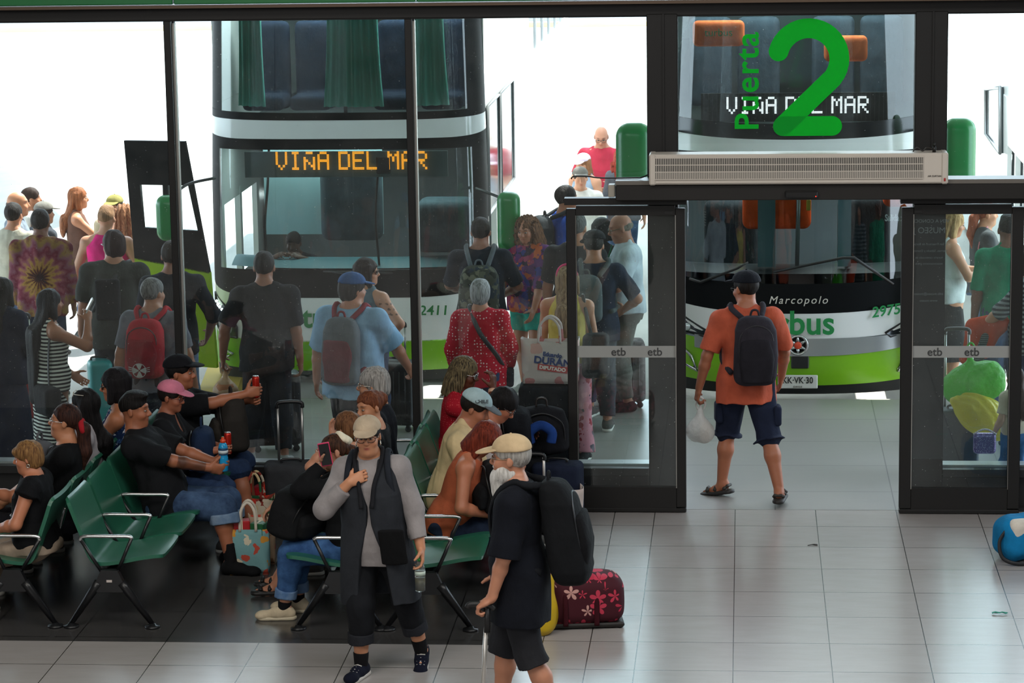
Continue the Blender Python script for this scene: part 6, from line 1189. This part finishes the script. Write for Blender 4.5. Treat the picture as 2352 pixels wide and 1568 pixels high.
wb=world(P12,P12.palm[-1]); pbag(wb+K(0,0,-.30),.105,.27,film('#e0c09a',.12),'beige see-through bag with a clay pot, hanging from the black T-shirt person\'s hand',fold=.006)
c=MB(); c.lathe([(0,0),(.05,0),(.088,.06),(.085,.12),(.07,.14),(.066,.14),(.08,.11),(.06,.02),(0,.02)],n=24); obj('clay_pot',c,plain('#a8683c',.7),'round clay pot inside the beige plastic bag','pot',wb+K(0,0,-.285))
wt=world(P16,P16.palm[-1]); pbag(wt+K(-.04,-.10,-.42),.11,.36,film('#c9ced2',.1),'grey-white plastic carrier bag hanging beside the navy T-shirt with grey straps')
# ---------------------------------------------------------------- luggage
def suitcase(loc,w_,d,h,m,label,rz=0.,hand=.0,name='suitcase',hm=None,ribs=True,soft_=False,wheels=True):
    o=empty(name,tuple(map(float,loc)),rz); tag(o,label,'suitcase'); g=.055 if wheels else .005
    sf=Soft(); sf.box((0,0,g+(h-g)/2),(w_/2,d/2,(h-g)/2),.045); 
    if soft_: sf.fold(.006,14,3)
    soft('case_shell',sf,.011,m,o)
    if ribs:
        for s_ in(-1,1):
            for i in range(7): b=MB(); x=-w_*.36+i*w_*.12; b.tube([(x,s_*d/2,g+.07),(x,s_*d/2,h-.07)],.006,6); r=b.build('rib',m,o)
    b=MB(); b.tube(smoothpath([(-.07,0,h-.005),(-.06,0,h+.022),(.06,0,h+.022),(.07,0,h-.005)],4),.010,6); b.build('carry_handle',BLKM,o)
    if wheels:
        for sx in(-1,1):
            for sy in(-1,1): b=MB(); b.lathe([(0,-.011),(.026,-.011),(.028,0),(.026,.011),(0,.011)],(sx*(w_/2-.05),sy*(d/2-.04),.028),(0,1,0),14); b.box((sx*(w_/2-.05),sy*(d/2-.04),.05),(.03,.035,.03)); b.build('wheel',plain('#16171a',.5),o)
    if hand:
        b=MB(); 
        for s_ in(-1,1): b.tube([(s_*.09,d*.3,h-.02),(s_*.09,d*.3,h+hand)],.010,8)
        t_=b.build('pull_rod',hm or plain('#a9a9a6',.3,.8),o); b=MB(); b.tube(smoothpath([(-.095,d*.3,h+hand-.02),(-.085,d*.3,h+hand+.018),(0,d*.3,h+hand+.026),(.085,d*.3,h+hand+.018),(.095,d*.3,h+hand-.02)],4),.015,8); b.build('pull_grip',plain('#18191b',.4),t_)
    return o
g=lambda x,y,z=0.: atZ(x,y,z)
suitcase(g(636,1032),.42,.27,.66,plain('#141922',.3),'navy hard-shell suitcase standing outside behind the window, by the black T-shirt',math.radians(12))
suitcase(g(905,985),.42,.28,.60,plain('#101114',.4),'black suitcase whose rods the pale blue T-shirt person holds',math.radians(-10),hand=.30)
suitcase(g(1262,1082),.46,.32,.72,cloth('#12151c'),'large black suitcase with a printed shopping bag standing on it',0,soft_=True,ribs=False)
suitcase(g(1425,932),.44,.28,.60,floral('#5a5254',('#6a6062','#4a4446','#7a7072'),12),'grey marbled suitcase seen through the left door glass',math.radians(6))
suitcase(g(52,972),.34,.22,.52,plain('#8a1a20',.35),'red suitcase with a silver pull rod at the left edge',math.radians(10),hand=.42)
suitcase(g(236,1004),.20,.22,.68,plain('#0f8a8a',.45),'teal hard case standing outside behind the flowered dress',math.radians(20),ribs=False)
suitcase(g(2196,1085),.34,.25,.52,plain('#232a36',.5),'dark blue suitcase with bulging bags on it beyond the right door',math.radians(0),hand=.60,ribs=False)
# the shopping bag with printing
q=atY(1265,1000,2.0); t_=g(1262,1082); z0=.735
def totebag(loc,w_,d,h,m,label,rz=0.,handles=True,hm=None,name='shopping_bag',lean=0.):
    o=empty(name,tuple(map(float,loc)),rz); o.rotation_euler=(lean,0,rz); tag(o,label,'bag'); b=MB(); k=1.06
    def fn(u,v):
        a=2*math.pi*u; ca,sa=math.cos(a),math.sin(a); x=math.copysign(abs(ca)**.35,ca)*w_/2*(1+(k-1)*v); y=math.copysign(abs(sa)**.35,sa)*d/2*(1-.25*v)+.012*math.sin(v*6+a*3); return (x,y,.004+h*v+.012*math.sin(a*2+1)*v)
    b.grid(fn,40,8); b.add([fn(i/40,0) for i in range(40)],[tuple(range(40))]); s_=b.build('bag_body',m,o); md=s_.modifiers.new('thick','SOLIDIFY'); md.thickness=.003
    if handles:
        for s2 in(-1,1): b=MB(); b.tube(smoothpath([(-w_*.2,s2*d*.35,h-.02),(-w_*.17,s2*d*.3,h+.12),(0,s2*d*.2,h+.18),(w_*.17,s2*d*.3,h+.12),(w_*.2,s2*d*.35,h-.02)],4),.011,6,flat=((0,1,0),.4)); b.build('bag_handle',hm or m,o)
    return o
tb=totebag((t_[0]+.02,t_[1],z0),.44,.22,.34,floral('#cfc4c0',('#c98a8a','#cfc4c0','#d0a8a0','#cfc4c0','#c07a78'),9,.40),'white and pink printed shopping bag on top of the large black suitcase',-.05)
for s_,z,sz,c,sx in(('Eduardo',.235,.045,'#2a3f78',1),('DURÁN',.18,.078,'#2a3f78',1.1),('DIPUTADO',.125,.038,'#f0e8e4',1.1)):
    text(s_,'bag_print',sz,plain(c,.6),(.03,-.120,z),(math.pi/2,.12,0),tb,off=.002,sx=sx)
b=MB(); b.box((.03,-.117,.125),(.24,.003,.05),R=roty(.12)); b.build('print_band',plain('#b83a3a',.6),tb)
# inside the hall, between the benches and the window
suitcase(g(672,1186),.40,.26,.42,cloth('#35373a'),'dark grey soft trolley case with its silver rods pulled up, between the benches',math.radians(8),hand=.42,soft_=True,ribs=False)
sf=Soft(); sf.box((0,0,.12),(.17,.12,.11),.06); sf.fold(.008,18,2); o=soft('red_bag',sf,.009,cloth('#a81622')); o.location=tuple(g(655,1168)); o.location.x-=.05; o.location.y-=.22; tag(o,'small red bag on the floor before the grey trolley case','bag')
suitcase(g(1282,1212),.36,.24,.50,cloth('#1c2336'),'navy trolley case leaning by the left door leaf',math.radians(-8),ribs=False,soft_=True)
suitcase(g(1212,1206),.34,.22,.52,cloth('#16171a'),'black trolley case with a tall white grip beside the left door',math.radians(4),hand=.20,ribs=False,soft_=True,hm=plain('#d8d4d0',.3,.3))
suitcase(g(1222,1240),.30,.2,.44,cloth('#131417'),'smaller black trolley case with a low white grip beside the left door',math.radians(2),hand=.16,ribs=False,soft_=True,hm=plain('#d8d4d0',.3,.3))
def lapbag(name,loc,rz,size,m,label,pocket=None,strapm=None,tilt=0.,handle=True):
    """a packed backpack lying or sitting by itself"""
    o=empty(name,tuple(map(float,loc)),rz); o.rotation_euler=(tilt,0,rz); tag(o,label,'backpack'); w_,d,h=size; sf=Soft()
    sf.loft((0,0,0),np.eye(3),[(0,w_*.46,d*.46,0),(h*.15,w_*.5,d*.5,0),(h*.6,w_*.49,d*.46,0),(h*.9,w_*.40,d*.34,.01),(h,w_*.28,d*.22,.02)],.02,3,cap=.05); sf.fold(.007,17,3); soft('pack_body',sf,.009,m,o)
    if pocket: pk=Soft(); pk.loft((0,-d*.5,h*.1),np.eye(3),[(0,w_*.34,d*.14,0),(h*.3,w_*.36,d*.18,0),(h*.5,w_*.30,d*.10,.01)],.02,3,cap=.03); pk.fold(.004,20,2); soft('pocket',pk,.009,pocket,o)
    b=MB(); b.tube(smoothpath([(-w_*.42,-d*.3,h*.25),(-w_*.36,-d*.42,h*.7),(0,-d*.36,h*.88),(w_*.36,-d*.42,h*.7),(w_*.42,-d*.3,h*.25)],5),.006,6); b.build('zip',plain('#0b0b0c',.5),o)
    if handle: b=MB(); b.tube(smoothpath([(-.04,0,h-.01),(-.03,0,h+.05),(.03,0,h+.05),(.04,0,h-.01)],4),.009,6); b.build('handle',strapm or m,o)
    return o
lapbag('backpack',world(S7,(.05,.36,.60)),math.radians(-70),(.34,.24,.42),cloth('#2b2825'),'brown-black backpack on the lap of the person in the black cap',cloth('#2e2a26'))
lapbag('backpack',world(S6,(.0,.24,.58)),math.radians(-80),(.32,.20,.32),cloth('#182842'),'navy bag on the lap of the person in the pink cap')
lapbag('backpack',world(S10,(.02,.38,.55)),math.radians(62),(.40,.26,.34),cloth('#151618'),'big black backpack on the lap of the person with the pink phone',cloth('#121315'),tilt=math.radians(14))
lapbag('backpack',world(S13,(.06,.34,.58)),math.radians(-70),(.42,.26,.36),cloth('#131417'),'black backpack on the lap of the red-haired person',cloth('#101114'))
lapbag('backpack',world(S15,(-.02,.46,.58)),math.radians(-85),(.34,.24,.34),cloth('#14161b'),'black backpack on the lap of the person with braids')
lapbag('backpack',g(1246,1206)+K(0,.06,.53),math.radians(5),(.40,.24,.36),cloth('#15161a'),'round-topped black backpack with a leather handle standing on the trolley case',strapm=plain('#201c1a',.4))
lapbag('backpack',world(S3,(-.02,.30,.56)),math.radians(80),(.34,.22,.36),cloth('#55565a'),'grey backpack with a red zip on the lap of the person in the pale top',cloth('#8a1c24'))
b=MB(); b.tube(smoothpath([(-.075,0,0),(-.08,.0,.08),(0,0,.13),(.08,0,.08),(.075,0,0)],6),.036,12); o=obj('neck_pillow',b,cloth('#1a3a78'),'blue neck pillow propped upright by the black backpack','neck pillow',world(S15,(.02,.64,.66)),math.radians(10))
# paper carrier with handwriting, gift bags
pb=totebag(g(1284,1226),.34,.16,.34,plain('#c9bdb8',.7),'white paper carrier bag with a printed list beside the bearded person',math.radians(18),False); 
for i,s_ in enumerate(('UNCORBAGA','','BLU AUTI','','CABERNET','','MALBEC')):
    if s_: text(s_,'bag_print',.03,plain('#3a3638',.6),(.02,-.072,.28-.032*i),(math.pi/2-.1,0,0),pb,sx=.8)
gb=totebag(g(574,1312),.28,.18,.32,floral('#6f9a9c',('#c08a3a','#b04a3a','#6f9a9c','#c9c0a8','#3a7a6a','#6f9a9c'),15,.42),'pale turquoise gift bag with cartoon shapes on the floor by the black shoes',math.radians(6),hm=plain('#c9c0b0',.6))
gc=totebag(g(590,1218),.26,.16,.26,floral('#8a3a30',('#c9bda8','#2a5a3a','#c0392b','#c9b48a'),16,.6),'red and green Christmas paper bag behind the turquoise gift bag',math.radians(-4))
gd=totebag(g(604,1290),.18,.14,.34,floral('#a89078',('#8a6a50','#c9bda8','#b04a3a'),12,.5),'narrow brown patterned bag beside the turquoise gift bag',math.radians(10),False)
def gift(loc,size,c,label,rz): b=MB(); b.box((0,0,size[2]/2),size,b=.006); o=obj('wrapped_gift',b,plain(c,.4),label,'gift',loc,rz); d=MB(); d.box((0,0,size[2]/2),(.018,size[1]+.004,size[2]+.004)); obj('ribbon',d,plain('#d8cdb0',.4),parent=o)
q=g(574,1312); gift((q[0]-.05,q[1],.20),(.12,.10,.17),'#a81c22','red wrapped gift sticking out of the turquoise bag',.2); gift((q[0]+.07,q[1]+.01,.18),(.10,.10,.17),'#1f5a34','green wrapped gift sticking out of the turquoise bag',-.2)
# duffel, yellow sack, blue bag
o=empty('duffel_bag',(-.99,-2.62,0),math.radians(8)); tag(o,'burgundy duffel bag with pink flowers on the pale floor','duffel bag')
FL=floral('#4a1220',('#c8304a','#c98a84','#c8304a','#b8747a'),13,.50)
t=NT('flower_print'); v=t.co(); no=t.noise(v,9,2); vo=t.add('ShaderNodeTexVoronoi'); vo.inputs['Scale'].default_value=9.5; vo.inputs['Randomness'].default_value=.55; t.l(v,vo.inputs['Vector'])
sb=t.add('ShaderNodeVectorMath',operation='SUBTRACT'); mv=t.add('ShaderNodeVectorMath',operation='SCALE'); mv.inputs['Scale'].default_value=9.5; t.l(v,mv.inputs[0]); ps=t.add('ShaderNodeVectorMath',operation='SCALE'); ps.inputs['Scale'].default_value=9.5; t.l(vo.outputs['Position'],ps.inputs[0]); t.l(v,sb.inputs[0]); t.l(vo.outputs['Position'],sb.inputs[1])
s3=t.add('ShaderNodeSeparateXYZ'); t.l(sb.outputs[0],s3.inputs[0]); an=t.math('ARCTAN2',s3.outputs[0],s3.outputs[2]); pet=t.math('ABSOLUTE',t.math('COSINE',t.math('MULTIPLY',an,2.5))); lim=t.math('ADD',t.math('MULTIPLY',pet,.36),.20)
fl_=t.math('LESS_THAN',vo.outputs['Distance'],lim); sp=t.add('ShaderNodeSeparateColor'); t.l(vo.outputs['Color'],sp.inputs[0]); cc=t.ramp(sp.outputs[0],[(0,lin('#c43a52')),(.45,lin('#c99a92')),(.75,lin('#b83048'))],'CONSTANT'); t.base(t.mix(fl_,lin('#43121e'),cc)); t.rough(.75,0,.3)
sf=Soft(); sf.box((0,0,.18),(.27,.135,.145),.07); sf.ell((0,0,.19),(.24,.13,.155),None,.06,e=3.); sf.fold(.006,14,5); soft('bag_body',sf,.009,t.m,o)
b=MB(); b.box((.0,0,.025),(.56,.25,.03),b=.01); b.build('base_plate',plain('#17130f',.5),o)
for x in(-.10,.10): b=MB(); b.tube(smoothpath([(x,-.142,.03),(x,-.15,.16),(x,-.12,.30),(x*.9,-.05,.34)],5),.017,8,flat=((0,1,0),.3)); b.build('strap',cloth('#3a0f18'),o)
b=MB(); b.tube(smoothpath([(-.10,-.05,.335),(-.12,-.02,.40),(-.19,.02,.42),(-.22,.03,.34)],5),.012,8); b.tube(smoothpath([(.10,-.05,.335),(.0,-.03,.375),(-.10,-.02,.40)],5),.012,8); b.build('handle',cloth('#4a1420'),o)
for x in(-.25,.25): b=MB(); b.lathe([(0,-.012),(.022,-.012),(.024,0),(.022,.012),(0,.012)],(x,-.10,.022),(0,1,0),14); b.build('wheel',plain('#16171a',.5),o)
sf=Soft(); sf.ell((0,0,.13),(.10,.09,.14),None,.05); sf.cone((0,0,.2),(.04,.0,.36),.07,.03,.05); sf.ell((-.05,-.02,.07),(.08,.08,.075),None,.05); sf.half((0,0,0),(0,0,-1)); sf.fold(.008,22,6); o=soft('yellow_sack',sf,.008,plain('#c8a81a',.35)); o.location=(-1.21,-2.84,0); tag(o,'bright yellow plastic sack wedged between the bearded person and the duffel','sack')
o=empty('sports_bag',(2.06,-.86,0),math.radians(20)); tag(o,'blue sports bag with a cream panel cut by the right edge of the picture','sports bag'); sf=Soft(); sf.box((0,0,.16),(.26,.15,.155),.11); sf.fold(.006,15,1); soft('bag_body',sf,.01,cloth('#1277ac'),o)
sf=Soft(); sf.box((-.08,-.09,.235),(.13,.06,.075),.05); soft('top_panel',sf,.01,cloth('#cfc8bc'),o); b=MB(); b.tube(smoothpath([(-.22,-.08,.24),(-.285,-.10,.16),(-.27,-.14,.05),(-.14,-.19,.012),(.1,-.19,.02)],6),.014,8,flat=((0,1,0),.5)); b.build('strap',plain('#15161a',.6),o)
# bulging bags on the dark blue case
q=g(2196,1085); o=pbag((q[0]+.10,q[1]-.02,.56),.20,.44,film('#4fbe2c',.14),'bright green bulging plastic bag on the dark blue suitcase',[((.12,0,.2),(.16,.14,.16)),((-.1,0,.14),(.12,.12,.12))],True,name='plastic_bag',fold=.014)
sf=Soft(); sf.ell((0,0,.0),(.25,.16,.15),roty(.55),.05); sf.cone((-.2,-.02,.12),(-.12,-.02,.06),.02,.08,.05); sf.ell((-.22,-.02,.13),(.035,.03,.03),None,.03); sf.fold(.012,20,8); o=soft('plastic_bag',sf,.009,film('#d8cc2a',.12)); o.location=(float(q[0])+.19,float(q[1])-.22,.50); tag(o,'yellow bulging plastic bag tied to the rods of the dark blue suitcase','plastic bag')
w_=world(PCH,(-.24,.05,.50)); o=empty('glitter_bag',tuple(w_+K(-.02,-.05,-.11))); tag(o,'small purple glitter handbag hanging beside the child','handbag'); sf=Soft(); sf.box((0,0,.09),(.085,.035,.08),.03); t=NT('glitter'); n=t.noise(t.co(),140,1); t.base(t.ramp(n.outputs[0],[(.55,lin('#6a4a8a')),(.68,lin('#c9b8e0'))])); t.rough(.35,.3); soft('bag_body',sf,.007,t.m,o)
b=MB()
for i in range(14): b.ball((-.08+.16*i/13,-.02,.165+.035*math.sin(i/13*math.pi)),.008,8,6)
b.build('pearl_handle',plain('#d8d0d8',.2),o)
# orange jacket over an arm
w_=world(P28,P28.wr[-1]); sf=Soft(); sf.cone(w_+K(.16,-.02,.05),w_+K(-.04,.0,.02),.085,.07,.05); sf.cone(w_+K(-.03,0,.0),w_+K(-.12,-.02,-.26),.075,.05,.05); sf.cone(w_+K(.10,-.02,0),w_+K(.04,-.03,-.20),.06,.05,.05); sf.fold(.012,18,2); o=soft('folded_jacket',sf,.009,cloth('#c0421f')); tag(o,'orange jacket folded over an arm at the right door','jacket')
sf=Soft(); sf.cone(w_+K(.04,-.04,-.06),w_+K(-.04,-.05,-.36),.05,.035,.04); sf.fold(.006,20,2); o=soft('knit_scarf',sf,.009,stripes('#1c2a2a','#5a6a6a',60)); tag(o,'grey striped knit hanging under the orange jacket','scarf')
# driver of the left bus
D1=person('driver behind the windscreen of the left bus, only head and shoulders showing',(float(atY(683,560,6.2)[0]),6.2,GZ+.44),175,1.50,'m',1.05,pel=(0,0,.42),lean=12,lL=dict(f=(-.12,.40,.10)),lR=dict(f=(.12,.40,.10)),aL=dict(h=(-.16,.42,.95),pole=(-1,-.5,-.5)),aR=dict(h=(.16,.42,.95),pole=(1,-.5,-.5)),hair=('short','#0f0c0b'),top=dict(m=cloth('#1a1d22'),sl=.9),bot=dict(m=cloth('#1a1d22')),shoes=('low',SNK,None),skin='#5a3a2a')
# bits on the floor
q=g(1868,1252); b=MB(); b.tube([q+K(-.04,-.02,.004),q+K(0,.0,.008),q+K(.03,.01,.004)],.003,5); b.tube([q+K(-.01,0,.006),q+K(.03,-.02,.004)],.003,5); tag(b.build('twig',plain('#231c18',.7)),'thin dark twig lying on the pale tiles','twig')
q=g(2296,1410); b=MB(); b.grid(lambda u,v:(q[0]-.05+.10*u,q[1]-.02+.03*v*(1-.3*u),.006+.012*abs(math.sin(u*7+v*3))),8,4); tag(b.build('wrapper',plain('#3f9a88',.4)),'crumpled green and white wrapper on the tiles near the right edge','wrapper')
# ---------------------------------------------------------------- groups of like things
GROUPS={'drink can':'red drink cans in the hands of the seated','suitcase':'trolley cases and suitcases','gift':'wrapped gifts in the gift bag','bus':'buses at the stands and in the yard','plastic bag':'plastic carrier bags','phone':'phones held in the hand','backpack':'backpacks worn and set down'}
for o in list(S.objects):
    c=o.get('category')
    if c in GROUPS and not o.get('group'): o['group']=GROUPS[c]
    elif c=='person' and not o.get('group'): o['group']='people seated on the benches' if o.location.y<.4 and abs(o.location.x+3.3)<1.6 and o.location.y>-2.6 else 'people out on the bus platform' if o.location.y>1.0 else 'people walking through the hall'
